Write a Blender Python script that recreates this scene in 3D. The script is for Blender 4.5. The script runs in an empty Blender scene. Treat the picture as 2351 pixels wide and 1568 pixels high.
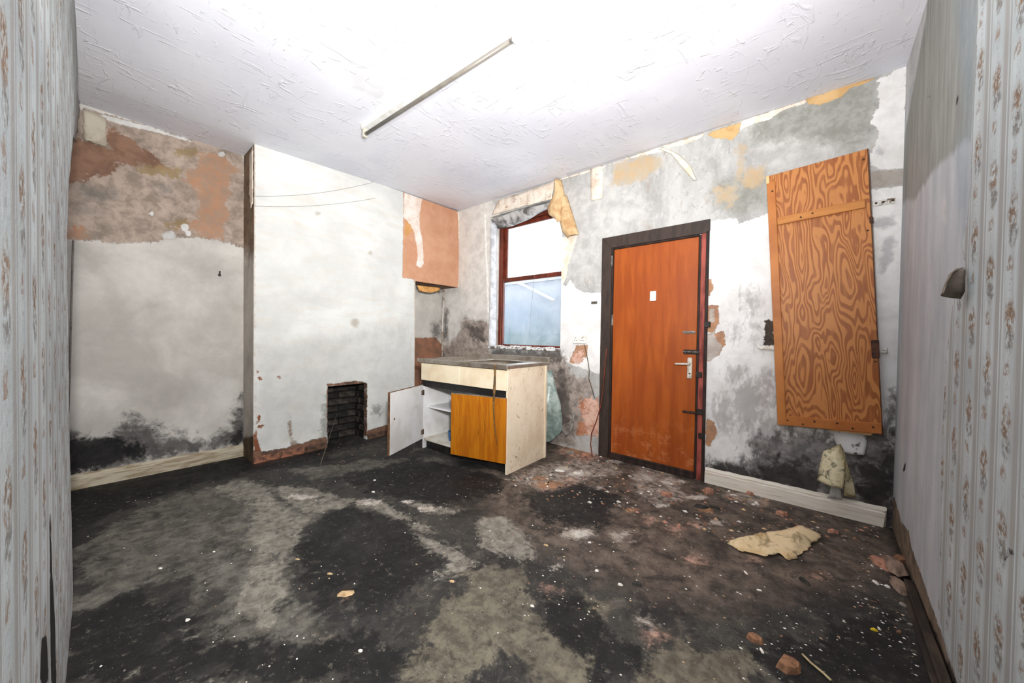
import bpy, bmesh, math, random
import numpy as np
from mathutils import Vector, Matrix
random.seed(7); rng = np.random.default_rng(7)
SC = bpy.context.scene; COL = SC.collection
# ------------------------------------------------------------------ camera
F_PX, CX, CY, H0 = 821.2313, 1175.5, 784.0, 1.13
_y, _p, _r = math.radians(40.8016), math.radians(0.8917), math.radians(0.8109)
FW = np.array([-math.sin(_y)*math.cos(_p), math.cos(_y)*math.cos(_p), -math.sin(_p)])
_rt = np.array([math.cos(_y), math.sin(_y), 0.0]); _up = np.cross(_rt, FW)
RT = math.cos(_r)*_rt + math.sin(_r)*_up; UP = -math.sin(_r)*_rt + math.cos(_r)*_up
cam = bpy.data.cameras.new('camera'); camo = bpy.data.objects.new('camera', cam); COL.objects.link(camo)
cam.sensor_width = 36.0; cam.lens = F_PX/2351*36; cam.clip_start = 0.01
camo.matrix_world = Matrix(((RT[0], UP[0], -FW[0], 0), (RT[1], UP[1], -FW[1], 0), (RT[2], UP[2], -FW[2], H0), (0, 0, 0, 1)))
SC.camera = camo
# ------------------------------------------------------------------ world, lamps, exposure
W = bpy.data.worlds.new('overcast'); SC.world = W; W.use_nodes = True
bg = W.node_tree.nodes['Background']; bg.inputs[0].default_value = (0.93, 0.97, 1.0, 1); bg.inputs[1].default_value = 1.7
def aim(o, to):
    d = Vector(to) - o.location; o.rotation_euler = d.to_track_quat('-Z', 'Y').to_euler()
def lamp(kind, name, loc, to, power, col=(1, 1, 1), **kw):
    l = bpy.data.lights.new(name, kind); l.energy = power; l.color = col
    for k, v in kw.items(): setattr(l, k, v)
    o = bpy.data.objects.new(name, l); COL.objects.link(o); o.location = loc; aim(o, to); return o
# the photographer's flash, bounced off the ceiling, and its direct share
lamp('SPOT', 'bounce_flash', (-0.22, 0.28, 1.45), (-1.3, 1.5, 2.76), 370, (1, 0.985, 0.97), spot_size=math.radians(140), spot_blend=1.0, shadow_soft_size=0.10)
lamp('AREA', 'flash_diffuser', (0.18, -0.03, 1.48), (-3.2, 1.2, 0.8), 36, (1, 0.985, 0.96), shape='DISK', size=0.10, spread=math.radians(140))
lamp('AREA', 'window_daylight', (-2.57, 3.55, 1.75), (-1.9, 0.0, 0.9), 9, (0.86, 0.93, 1.0), shape='RECTANGLE', size=0.9, size_y=1.4)
SC.view_settings.view_transform = 'Standard'; SC.view_settings.look = 'None'
SC.view_settings.exposure = 0.38; SC.view_settings.gamma = 1.0; SC.view_settings.use_curve_mapping = False
# ------------------------------------------------------------------ room measures (metres)
A, B, E, ALC, H, D, DF = -3.659, 3.135, 0.350, -3.98, 2.759, -0.100, -0.150
def ray(u, v): return FW + RT*(u-CX)/F_PX - UP*(v-CY)/F_PX
def on(ax, val, u, v):
    d = ray(u, v); o = np.array([0, 0, H0]); return o + d*((val - o[ax])/d[ax])
PB = lambda u, v, off=0.0: on(1, B-off, u, v)
PE = lambda u, v, off=0.0: on(0, E-off, u, v)
PA = lambda u, v, off=0.0: on(0, A+off, u, v)
PL = lambda u, v, off=0.0: on(0, ALC+off, u, v)
PD = lambda u, v, off=0.0: on(1, D+off, u, v)
PF = lambda u, v, z=0.0: on(2, z, u, v)
PC = lambda u, v, z=H: on(2, z, u, v)
def px(s, sc=1.0, ox=0.0, oy=0.0):
    return [(float(a)/sc+ox, float(b)/sc+oy) for a, b in (t.split(',') for t in s.split())]
def blob(u, v, ru, rv=None, n=10):
    rv = rv or ru
    return [(u+ru*math.cos(i*6.2832/n), v+rv*math.sin(i*6.2832/n)) for i in range(n)]
# ------------------------------------------------------------------ materials
def c(r, g, b):
    f = lambda x: (x/255/12.92 if x/255 <= 0.04045 else ((x/255+0.055)/1.055)**2.4)
    return (f(r), f(g), f(b), 1.0)
class Mat:
    def __init__(s, name, rough=0.85, spec=0.25, metal=0.0):
        s.m = bpy.data.materials.new(name); s.m.use_nodes = True; s.t = s.m.node_tree
        s.bs = s.t.nodes['Principled BSDF']; s.bs.inputs['Roughness'].default_value = rough
        s.bs.inputs['Specular IOR Level'].default_value = spec; s.bs.inputs['Metallic'].default_value = metal
        s.cache = {}; s.co = None
    def node(s, t, **kw):
        n = s.t.nodes.new(t)
        for k, v in kw.items(): setattr(n, k, v)
        return n
    def put(s, sock, v):
        if isinstance(v, bpy.types.NodeSocket): s.t.links.new(v, sock)
        else: sock.default_value = v
    def coord(s, stretch=(1, 1, 1), off=(0, 0, 0)):
        if s.co is None: s.co = s.node('ShaderNodeTexCoord').outputs['Object']
        if stretch == (1, 1, 1) and off == (0, 0, 0): return s.co
        k = ('map', stretch, off)
        if k not in s.cache:
            n = s.node('ShaderNodeMapping'); n.inputs['Scale'].default_value = stretch; n.inputs['Location'].default_value = off
            s.t.links.new(s.co, n.inputs[0]); s.cache[k] = n.outputs[0]
        return s.cache[k]
    def noise(s, scale, detail=5.0, rough=0.6, dist=0.0, stretch=(1, 1, 1), off=(0, 0, 0)):
        k = ('n', scale, detail, rough, dist, stretch, off)
        if k not in s.cache:
            n = s.node('ShaderNodeTexNoise'); s.t.links.new(s.coord(stretch, off), n.inputs['Vector'])
            n.inputs['Scale'].default_value = scale; n.inputs['Detail'].default_value = detail
            n.inputs['Roughness'].default_value = rough; n.inputs['Distortion'].default_value = dist
            s.cache[k] = n.outputs['Fac']
        return s.cache[k]
    def attr(s, name): return s.node('ShaderNodeAttribute', attribute_name=name).outputs['Fac']
    def math(s, op, a, b=0.0, cc=None):
        n = s.node('ShaderNodeMath', operation=op); s.put(n.inputs[0], a); s.put(n.inputs[1], b)
        if cc is not None: s.put(n.inputs[2], cc)
        return n.outputs[0]
    def sm(s, x, lo, hi, a=0.0, b=1.0):
        n = s.node('ShaderNodeMapRange', interpolation_type='SMOOTHSTEP')
        for i, v in enumerate((x, lo, hi, a, b)): s.put(n.inputs[i], v)
        return n.outputs[0]
    def mix(s, f, a, b, mode='MIX'):
        n = s.node('ShaderNodeMix', data_type='RGBA', blend_type=mode)
        s.put(n.inputs[0], f); s.put(n.inputs[6], a); s.put(n.inputs[7], b); return n.outputs[2]
    def sep(s, v):
        n = s.node('ShaderNodeSeparateXYZ'); s.t.links.new(v, n.inputs[0]); return n.outputs
    def color(s, v): s.put(s.bs.inputs['Base Color'], v)
    def bump(s, h, dist=0.003, strength=0.6):
        n = s.node('ShaderNodeBump'); n.inputs['Distance'].default_value = dist; n.inputs['Strength'].default_value = strength
        s.put(n.inputs['Height'], h); s.t.links.new(n.outputs[0], s.bs.inputs['Normal'])
_simple = {}
def plain(name, col, col2=None, rough=0.7, spec=0.3, metal=0.0, scale=18.0, stretch=(1, 1, 1), bump=0.0, lo=0.4, hi=0.65):
    if name in _simple: return _simple[name]
    m = Mat(name, rough, spec, metal)
    col2 = col2 or tuple(x*0.72 for x in col[:3])+(1,)
    n = m.noise(scale, 5, 0.62, 0.3, stretch)
    m.color(m.mix(m.sm(n, lo, hi), col, col2))
    if bump: m.bump(n, bump)
    _simple[name] = m.m; return m.m
def layered(name, base, layers, rough=0.88, spec=0.2, extra=None, grime=(0.80, 1.0), bump=0.004, gloss=None):
    """base: function(Mat)->colour; layers: dicts(attr, col, col2, amp, ns, soft, k, st) read from the SDF attributes."""
    m = Mat(name, rough, spec); col = base(m); height = m.math('MULTIPLY', m.noise(60, 4, 0.7), 0.25)
    for L in layers:
        st = L.get('st', (1, 1, 1))
        n = m.noise(L.get('ns', 12), 7, 0.68, 0.4, st)
        am = L.get('amp', 0.03); x = m.math('MULTIPLY_ADD', m.math('SUBTRACT', n, 0.5), (3.2 if am < 0.07 else 2.4)*am, m.attr(L['attr']))
        if am < 0.16: x = m.math('MULTIPLY_ADD', m.math('SUBTRACT', m.noise(round(L.get('ns', 12)*4.0), 4, 0.7, 0.0, st), 0.5), 1.3*am, x)
        f = m.sm(x, -L.get('soft', 0.004), L.get('soft', 0.004), 0.0, L.get('k', 1.0))
        c1 = L['col']; c2 = L.get('col2') or tuple(v*0.8 for v in c1[:3])+(1,)
        lc = L['fn'](m) if 'fn' in L else m.mix(m.sm(m.noise(L.get('cs', 9), 6, 0.66, 0.3, L.get('cst', (1, 1, 1))), 0.36, 0.66), c1, c2)
        col = m.mix(f, col, lc)
        if L.get('h'): height = m.math('MULTIPLY_ADD', f, L['h'], height)
    g = m.sm(m.noise(3.2, 6, 0.65), 0.3, 0.7, grime[0], grime[1])
    gc = m.node('ShaderNodeCombineColor'); [m.put(gc.inputs[i], g) for i in range(3)]
    col = m.mix(1.0, col, gc.outputs[0], 'MULTIPLY')
    if extra: col = extra(m, col)
    m.color(col); m.bump(height, bump, 0.8)
    if gloss: m.put(m.bs.inputs['Roughness'], gloss(m))
    return m.m
# ------------------------------------------------------------------ meshes
def tag(o, label=None, cat=None, group=None, kind=None):
    if label: o['label'] = label
    if cat: o['category'] = cat
    if group: o['group'] = group
    if kind: o['kind'] = kind
    return o
def empty(name, loc=(0, 0, 0), rz=0.0, **kw):
    o = bpy.data.objects.new(name, None); COL.objects.link(o); o.location = loc; o.rotation_euler = (0, 0, rz)
    o.empty_display_size = 0.05; return tag(o, **kw)
def link(name, me, mat=None, parent=None, **kw):
    o = bpy.data.objects.new(name, me); COL.objects.link(o)
    if mat: me.materials.append(mat)
    if parent: o.parent = parent
    return tag(o, **kw)
class MB:
    def __init__(s): s.b = bmesh.new()
    def box(s, x0, x1, y0, y1, z0, z1, bev=0.0, rot=None):
        r = bmesh.ops.create_cube(s.b, size=1.0); vs = r['verts']
        for v in vs: v.co = Vector(((x0+x1)/2+v.co.x*(x1-x0), (y0+y1)/2+v.co.y*(y1-y0), (z0+z1)/2+v.co.z*(z1-z0)))
        if bev:
            es = list({e for v in vs for e in v.link_edges})
            bmesh.ops.bevel(s.b, geom=es, offset=bev, segments=1, affect='EDGES')
        return s
    def tube(s, pts, r, n=8):
        pts = [Vector(p) for p in pts]; rings = []
        for i, p in enumerate(pts):
            d = (pts[min(i+1, len(pts)-1)]-pts[max(i-1, 0)]).normalized()
            a = d.orthogonal().normalized() if i == 0 else (a - d*a.dot(d)).normalized()
            bb = d.cross(a); rr = r[i] if isinstance(r, (list, tuple)) else r
            rings.append([s.b.verts.new(p+a*rr*math.cos(k*2*math.pi/n)+bb*rr*math.sin(k*2*math.pi/n)) for k in range(n)])
        for i in range(len(rings)-1):
            for k in range(n): s.b.faces.new((rings[i][k], rings[i][(k+1) % n], rings[i+1][(k+1) % n], rings[i+1][k]))
        s.b.faces.new(rings[0][::-1]); s.b.faces.new(rings[-1]); return s
    def prism(s, pts, d):
        """pts: planar outline; extruded along vector d."""
        a = [s.b.verts.new(p) for p in pts]; b = [s.b.verts.new(Vector(p)+Vector(d)) for p in pts]; n = len(pts)
        s.b.faces.new(a); s.b.faces.new(b[::-1])
        for i in range(n): s.b.faces.new((a[i], b[i], b[(i+1) % n], a[(i+1) % n]))
        return s
    def make(s, name, mat, parent=None, smooth=False, **kw):
        bmesh.ops.recalc_face_normals(s.b, faces=s.b.faces)
        me = bpy.data.meshes.new(name); s.b.to_mesh(me); s.b.free()
        if smooth:
            for p in me.polygons: p.use_smooth = True
        return link(name, me, mat, parent, **kw)
def sdf(P, poly):
    """signed distance (positive inside) of points P (n,2) to polygon (k,2)."""
    poly = np.asarray(poly); n = len(poly); d2 = np.full(len(P), 1e9); ins = np.zeros(len(P), bool)
    for i in range(n):
        a, b = poly[i], poly[(i+1) % n]; e = b-a; w = P-a
        t = np.clip((w@e)/(e@e+1e-12), 0, 1)[:, None]; q = w-t*e; d2 = np.minimum(d2, (q*q).sum(1))
        cr = ((a[1] <= P[:, 1]) != (b[1] <= P[:, 1]))
        with np.errstate(divide='ignore', invalid='ignore'):
            xi = a[0]+(P[:, 1]-a[1])*e[0]/(e[1] if e[1] != 0 else 1e-12)
        ins ^= cr & (P[:, 0] < xi)
    return np.where(ins, 1, -1)*np.sqrt(d2)
def axis_vals(lo, hi, step, breaks=()):
    v = sorted({round(x, 5) for x in list(np.linspace(lo, hi, max(2, int(round((hi-lo)/step))+1)))+[x for x in breaks if lo <= x <= hi]})
    out = [v[0]]
    for x in v[1:]:
        if x-out[-1] < step*0.25 and x not in breaks: continue
        if x-out[-1] < step*0.25 and x in breaks and out[-1] not in breaks and len(out) > 1: out[-1] = x; continue
        out.append(x)
    out[-1] = hi; return np.array(out)
def grid(name, ax, val, r1, r2, step, inward, mat=None, layers=(), holes=(), thick=0.1, depth=None, warp=None, parent=None, **kw):
    """wall / floor sheet on plane axis=val over the two remaining axes; holes = (a0,a1,b0,b1) openings; layers carry pixel polygons."""
    i1, i2 = [i for i in range(3) if i != ax]
    b1 = [h for q in holes for h in q[:2]]; b2 = [h for q in holes for h in q[2:]]
    u = axis_vals(r1[0], r1[1], step, b1); v = axis_vals(r2[0], r2[1], step, b2)
    U, V = np.meshgrid(u, v, indexing='ij'); n1, n2 = U.shape
    co = np.zeros((n1*n2, 3)); co[:, i1] = U.ravel(); co[:, i2] = V.ravel(); co[:, ax] = val
    if warp: co[:, ax] += warp(co)
    idx = np.arange(n1*n2).reshape(n1, n2)
    q = np.stack([idx[:-1, :-1], idx[1:, :-1], idx[1:, 1:], idx[:-1, 1:]], -1)
    cu = (u[:-1]+u[1:])/2; cv = (v[:-1]+v[1:])/2; keep = np.ones((n1-1, n2-1), bool)
    for a0, a1, c0, c1 in holes: keep &= ~(((cu > a0) & (cu < a1))[:, None] & ((cv > c0) & (cv < c1))[None, :])
    q = q[keep]
    nrm = np.cross(np.eye(3)[i1], np.eye(3)[i2])[ax]
    if nrm*inward < 0: q = q[:, ::-1]
    me = bpy.data.meshes.new(name); me.from_pydata(co.tolist(), [], q.tolist())
    P2 = co[:, [i1, i2]]
    for L in layers:
        s = np.full(len(co), -0.6)
        for poly in L['polys']:
            w = np.array([on(ax, val, *p) for p in poly])[:, [i1, i2]]
            s = np.maximum(s, sdf(P2, w))
        at = me.attributes.new(L['attr'], 'FLOAT', 'POINT'); at.data.foreach_set('value', np.clip(s, -0.6, 0.6).astype(np.float32))
    used = np.zeros(len(co), bool); used[q.ravel()] = True
    if not used.all():
        bm = bmesh.new(); bm.from_mesh(me); bmesh.ops.delete(bm, geom=[x for x in bm.verts if not x.link_faces], context='VERTS'); bm.to_mesh(me); bm.free()
    o = link(name, me, mat, parent, **kw)
    if thick:
        md = o.modifiers.new('solid', 'SOLIDIFY'); md.thickness = thick; md.offset = -1
    return o
def loft(name, Lp, Rp, mat, nu=8, nv=16, bulge=0.0, bdir=(0, 0, 0), ripple=0.0, thick=0.002, parent=None, ragged=0.0, **kw):
    """a sheet of paper between two edge polylines, bulging along bdir."""
    def res(pts):
        pts = np.array(pts, float); d = np.r_[0, np.cumsum(np.linalg.norm(np.diff(pts, axis=0), axis=1))]
        t = np.linspace(0, d[-1], nv); return np.stack([np.interp(t, d, pts[:, k]) for k in range(3)], 1)
    l, r = res(Lp), res(Rp); bd = np.array(bdir, float); co = []
    ph = random.random()*6
    for j in range(nv):
        for i in range(nu):
            s = i/(nu-1); t = j/(nv-1); p = l[j]*(1-s)+r[j]*s
            p = p+bd*(bulge*math.sin(math.pi*s)+ripple*(0.5+0.5*math.sin(ph+t*7+s*5)))
            if ragged and (j in (0, nv-1) or i in (0, nu-1)): p = p+(rng.random(3)-0.5)*ragged*(1-np.abs(bd))
            co.append(p)
    fs = [(j*nu+i, j*nu+i+1, (j+1)*nu+i+1, (j+1)*nu+i) for j in range(nv-1) for i in range(nu-1)]
    me = bpy.data.meshes.new(name); me.from_pydata([tuple(p) for p in co], [], fs)
    for p in me.polygons: p.use_smooth = True
    o = link(name, me, mat, parent, **kw); md = o.modifiers.new('solid', 'SOLIDIFY'); md.thickness = thick; md.offset = 0
    return o
def flower_paper(m):
    """striped floral wallpaper: pale ground, taupe stripes every 145 mm, rust sprigs; runs along x or y alike."""
    x, y, z = m.sep(m.coord())
    a = m.math('ADD', x, y)
    u = m.math('FRACT', m.math('DIVIDE', m.math('ADD', a, 10.15), 0.145))
    row = m.math('FLOOR', m.math('DIVIDE', m.math('ADD', a, 10.15), 0.145))
    half = m.math('MULTIPLY', m.math('FLOORED_MODULO', row, 2.0), 0.5)
    v = m.math('FRACT', m.math('ADD', m.math('DIVIDE', z, 0.262), half))
    n = m.noise(55, 4, 0.7); nf = m.noise(150, 3, 0.7); wob = m.math('MULTIPLY', m.math('SUBTRACT', m.noise(22, 3, 0.6), 0.5), 0.30)
    def spot(cu, cv, ru, rv):
        du = m.math('DIVIDE', m.math('ADD', m.math('SUBTRACT', u, cu), m.math('MULTIPLY', wob, 0.6)), ru); dv = m.math('DIVIDE', m.math('ADD', m.math('SUBTRACT', v, cv), m.math('MULTIPLY', wob, 0.5)), rv)
        d = m.math('SQRT', m.math('ADD', m.math('MULTIPLY', du, du), m.math('MULTIPLY', dv, dv)))
        return m.math('MULTIPLY', m.sm(d, 1.15, 0.55), m.sm(n, 0.40, 0.56))
    gap = lambda cu, w, s: m.sm(m.math('ABSOLUTE', m.math('SUBTRACT', u, cu)), w+s, w)
    g = m.mix(m.sm(m.noise(2.3, 5), 0.35, 0.65), c(204, 212, 212), c(180, 188, 189))
    g = m.mix(m.math('MULTIPLY', gap(0.05, 0.12, 0.06), 0.8), g, c(158, 154, 148))
    g = m.mix(m.math('MULTIPLY', gap(0.90, 0.025, 0.03), 0.65), g, c(150, 146, 140))
    g = m.mix(m.math('MULTIPLY', gap(0.24, 0.02, 0.03), 0.35), g, c(168, 166, 162))
    g = m.mix(m.math('MULTIPLY', gap(0.78, 0.015, 0.02), 0.3), g, c(170, 170, 168))
    g = m.mix(m.sm(m.noise(30, 4, 0.65, 0, (1, 1, 0.06)), 0.5, 0.68, 0, 0.45), g, c(160, 162, 160))
    st = m.math('MULTIPLY', gap(0.52, 0.02, 0.10), m.sm(nf, 0.52, 0.62))
    g = m.mix(m.math('MULTIPLY', st, 0.7), g, c(150, 146, 140))
    rust = m.mix(m.sm(nf, 0.42, 0.6), c(154, 124, 98), c(114, 98, 82))
    g = m.mix(m.math('MULTIPLY', spot(0.53, 0.55, 0.25, 0.19), 0.95), g, rust)
    g = m.mix(m.math('MULTIPLY', spot(0.49, 0.33, 0.23, 0.12), 0.9), g, c(128, 124, 118))
    g = m.mix(m.math('MULTIPLY', spot(0.58, 0.04, 0.15, 0.12), 0.85), g, c(150, 128, 112))
    return g
FL = dict(col=(1, 1, 1, 1), fn=flower_paper)
# ================================================================== STRUCTURE
k1 = lambda s: px(s, 3.137, 0, 200)      # crops I read outlines from: scale and origin
k2 = lambda s: px(s, 3.137, 0, 700)
k3 = lambda s: px(s, 3.137, 540, 300)
k4 = lambda s: px(s, 3.093, 540, 750)
k5 = lambda s: px(s, 3.135, 1020, 350)
k6 = lambda s: px(s, 2.45, 1220, 480)
k7 = lambda s: px(s, 2.612, 1250, 150)
k8 = lambda s: px(s, 3.485, 1600, 950)
k9 = lambda s: px(s, 1.96, 1950, 0)
k10 = lambda s: px(s, 2.042, 1950, 800)
fl = lambda s: px(s, 2.137, 100, 1050)
fr = lambda s: px(s, 1.879, 1100, 1050)
# ---- floor
FLOOR = [
 dict(attr='f_brown', col=c(114, 101, 90), col2=c(64, 57, 51), amp=0.16, ns=7, soft=0.12, polys=[fr('0,60 300,-30 640,20 960,90 1300,160 1600,230 1800,330 1880,520 1500,560 1000,640 600,560 300,420 60,260'), px('1100,1040 1400,1000 1620,1090 1500,1110 1200,1110')]),
 dict(attr='f_mid', col=c(116, 112, 103), col2=c(78, 74, 68), amp=0.12, ns=9, soft=0.03, k=0.95, cs=14, polys=[
   fl('140,470 480,250 650,180 830,145 950,105 1080,120 1150,200 1330,270 1440,320 1330,370 1260,430 1200,470 1205,560 1190,680 1140,740 1160,830 1110,870 1060,810 960,790 860,740 900,680 760,660 740,600 620,570 450,640 300,720 200,770 120,720 250,640 180,560'),
   fl('1150,740 1220,700 1350,740 1370,800 1330,850 1270,910 1130,900 1000,910 850,920 780,870 800,800 900,770'),
   fl('1210,60 1400,40 1560,20 1700,10 1900,0 2000,20 1700,60 1500,70 1380,110 1250,80'),
   fl('1540,300 1700,290 1850,330 1800,420 1700,470 1560,480 1450,400')]),
 dict(attr='f_light', col=c(156, 151, 139), col2=c(118, 113, 103), amp=0.08, ns=11, soft=0.018, k=0.9, cs=20, polys=[
   fl('830,160 950,115 1070,130 1140,210 1230,260 1300,300 1250,420 1190,480 1180,680 1140,740 1130,840 1060,800 950,770 980,600 1080,480 1000,380 1050,250 950,200'),
   fl('1100,150 1200,140 1330,150 1440,190 1520,210 1500,240 1420,260 1300,290 1230,240'),
   fl('1540,225 1620,200 1690,230 1760,280 1830,310 1920,370 1880,390 1800,330 1700,290 1560,270'),
   fl('1810,370 1950,420 2060,470 2130,530 2050,560 1940,600 1960,540 2000,510 1900,450'),
   fl('1790,230 1850,205 1960,240 2050,260 2000,280 1930,265 1850,260'),
   fl('500,930 600,870 730,830 735,880 640,915 530,945'), fl('190,880 270,850 260,880 210,900'), fl('420,830 490,815 470,850'),
   fl('1380,560 1430,560 1420,585'), fl('1440,680 1470,630 1530,620 1510,670 1460,715'), fl('740,1060 850,1010 860,1107 740,1107'), fl('360,1095 450,1050 440,1080'),
   fr('0,250 120,260 200,330 250,440 100,420 0,380'), fr('110,400 200,400 250,440 170,440')]),
 dict(attr='f_olive', col=c(124, 117, 101), col2=c(90, 84, 72), amp=0.085, ns=9, soft=0.015, k=0.95, cs=20, polys=[
   fl('2060,570 2200,540 2351,560 2400,700 2360,760 2480,800 2560,900 2680,1000 2720,1107 2480,1160 2351,1000 2240,950 2080,1107 1720,1107 1720,1010 1800,960 1900,940 1860,880 1900,790 1980,690 2080,660'),
   fr('660,973 700,900 760,830 900,790 960,830 1060,820 1150,830 1175,880 1170,1000 680,1000'), [(1100+x/1.879, 1050+y/1.879) for x, y in blob(490, 660, 62, 52)]]),
 dict(attr='f_dust', col=c(190, 178, 166), col2=c(104, 92, 83), amp=0.10, ns=14, soft=0.03, k=0.88, cs=22, polys=[
   fr('650,60 720,40 800,60 860,110 900,180 840,200 720,190 680,150'), fr('120,95 250,40 420,5 600,35 610,70 480,90 420,120 300,150'),
   fr('340,335 430,318 490,300 505,325 440,360'), fr('1040,160 1150,150 1250,210 1200,215'), fr('570,340 640,320 660,360 600,370'), fr('690,700 740,690 760,740')]),
 dict(attr='f_pink', col=c(222, 178, 156), col2=c(104, 86, 76), amp=0.085, ns=18, soft=0.04, k=0.75, cs=24, polys=[
   [(1100+x/1.879, 1050+y/1.879) for x, y in blob(a, b, r*0.62, r*0.36)] for a, b, r in ((850, 310, 55), (930, 440, 60), (770, 775, 55), (740, 270, 45), (1460, 510, 40), (390, 110, 60), (290, 130, 55), (940, 290, 30), (1100, 170, 40), (1230, 190, 40), (310, 575, 30), (1200, 435, 40))] + [px('1290,1010 1390,1010 1400,1050 1340,1060 1280,1040'), px('560,1050 690,1022 690,1045 590,1072')]),
 dict(attr='f_splash', col=c(226, 220, 210), col2=c(170, 156, 142), amp=0.05, ns=22, soft=0.012, k=0.9, polys=[blob(*b) for b in ((1330, 1087, 26, 7), (1295, 1076, 22, 5), (1480, 1096, 34, 8), (1545, 1106, 30, 7), (1410, 1060, 20, 4), (1325, 1224, 36, 9), (850, 1152, 34, 7), (985, 1168, 26, 6), (945, 1152, 20, 5), (1370, 1120, 14, 4), (1600, 1142, 24, 5), (690, 1140, 30, 6), (1520, 1160, 18, 5), (1275, 1300, 14, 5), (1650, 1200, 16, 5))]),
 dict(attr='f_rust', col=c(196, 146, 108), col2=c(140, 108, 84), amp=0.05, ns=22, soft=0.015, k=0.85, polys=[blob(*b) for b in ((1262, 1112, 34, 9), (1240, 1098, 16, 5), (795, 1362, 16, 12), (1345, 1035, 50, 9), (1620, 1170, 20, 6), (1450, 1170, 16, 5))]),
 dict(attr='f_black', col=c(17, 17, 18), col2=c(31, 31, 31), amp=0.14, ns=8, soft=0.03, k=0.9, cs=12, polys=[
   px('145,1130 560,1050 750,1020 760,1060 560,1085 330,1150 150,1230'), px('690,1210 800,1160 930,1190 960,1250 1000,1300 960,1340 880,1390 740,1390 690,1330'),
   px('780,1100 950,1050 1150,1095 1160,1130 1000,1160 850,1130'), px('120,1440 330,1350 400,1400 480,1470 700,1480 860,1440 920,1500 900,1568 120,1568'),
   px('1250,1370 1330,1370 1400,1440 1480,1500 1500,1568 1400,1568 1300,1480 1240,1420'), px('1200,1140 1330,1110 1430,1140 1380,1210 1250,1200'), px('1750,1500 2050,1400 2130,1568 1760,1568')]),
 dict(attr='f_edge', col=c(20, 19, 18), col2=c(52, 46, 40), amp=0.04, ns=14, soft=0.03, polys=[px('2040,1205 2060,1200 2200,1568 2150,1568 2100,1400')]),
]
def floor_base(m):
    n = m.mix(m.sm(m.noise(2.6, 7, 0.66, 0.5), 0.36, 0.64), c(38, 38, 38), c(70, 67, 62))
    n = m.mix(m.sm(m.noise(9, 7, 0.72, 0.6), 0.50, 0.70), n, c(98, 92, 83))
    return n
def floor_fx(m, col):
    col = m.mix(m.math('MULTIPLY', m.sm(m.noise(34, 4, 0.7), 0.50, 0.72), 0.75), col, m.mix(0.45, col, c(14, 14, 15)))
    col = m.mix(m.math('MULTIPLY', m.sm(m.noise(26, 6, 0.75, 0, (1, 1, 1), (5, 3, 1)), 0.56, 0.70), 0.40), col, c(150, 142, 128))
    col = m.mix(m.math('MULTIPLY', m.sm(m.noise(11, 8, 0.78, 0.8, (1, 1, 1), (2, 9, 1)), 0.52, 0.62), 0.62), col, c(30, 29, 28))
    return m.mix(m.math('MULTIPLY', m.sm(m.noise(190, 2, 0.5), 0.71, 0.76), 0.8), col, c(190, 184, 172))
mf = layered('damp_floor', floor_base, FLOOR, rough=0.75, spec=0.3, extra=floor_fx, grime=(0.7, 1.05), bump=0.006, gloss=lambda m: m.sm(m.noise(2.6, 7, 0.66, 0.5), 0.35, 0.65, 0.55, 0.9))
grid('floor', 2, 0.0, (ALC-0.3, E+0.1), (DF-0.05, B+0.05), 0.02, 1, mf, FLOOR, kind='structure', label='stained damp concrete floor with black and grey patches')
# ---- ceiling
def cw(co):
    x, y = co[:, 0], co[:, 1]
    return np.interp(y, [0.86, 2.3, 3.15], [-0.038, 0.007, 0.02])*np.clip((-2.4-x)/1.2, 0, 1)
CEIL = [dict(attr='c_mark', col=c(196, 196, 194), col2=c(226, 226, 226), amp=0.05, ns=14, soft=0.02, k=0.45, polys=[px('808,165 825,150 850,150 845,180 890,195 898,210 878,228 850,220 815,205')]),
        dict(attr='c_crack', col=c(150, 150, 152), amp=0.01, ns=20, soft=0.012, k=0.35, polys=[px('1300,398 1400,368 1560,318 1740,262 1742,268 1560,325 1400,374 1302,406')])]
mc_h = lambda m: m.noise(9, 4, 0.6, 2.6, (1, 1, 1))
def ceil_fx(m, col):
    sw = m.math('ADD', m.sm(m.noise(13, 3, 0.55, 1.8, (1, 0.28, 1)), 0.58, 0.70), m.sm(m.noise(13, 3, 0.55, 1.8, (0.3, 1, 1), (4, 2, 0)), 0.60, 0.70))
    n = m.node('ShaderNodeBump'); n.inputs['Distance'].default_value = 0.006; n.inputs['Strength'].default_value = 0.5
    m.put(n.inputs['Height'], m.math('MULTIPLY', sw, m.sm(m.noise(3.0, 3, 0.5, 0, (1, 1, 1), (7, 7, 0)), 0.30, 0.55))); m.swirl = n.outputs[0]
    return col
def ceil_mat():
    mm = layered('swirl_plaster_ceiling', lambda m: m.mix(m.sm(m.noise(1.6, 5), 0.35, 0.65), c(232, 233, 240), c(216, 217, 226)), CEIL, rough=0.5, spec=0.35, extra=None, grime=(0.94, 1.0))
    nt = mm.node_tree; t = Mat.__new__(Mat); t.m = mm; t.t = nt; t.bs = nt.nodes['Principled BSDF']; t.cache = {}; t.co = None
    ceil_fx(t, None); nt.links.new(t.swirl, t.bs.inputs['Normal']); return mm
grid('ceiling', 2, H, (ALC-0.3, E+0.1), (DF-0.05, B+0.02), 0.03, -1, ceil_mat(), CEIL, warp=cw, kind='structure', label='white swirl plastered ceiling')
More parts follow.
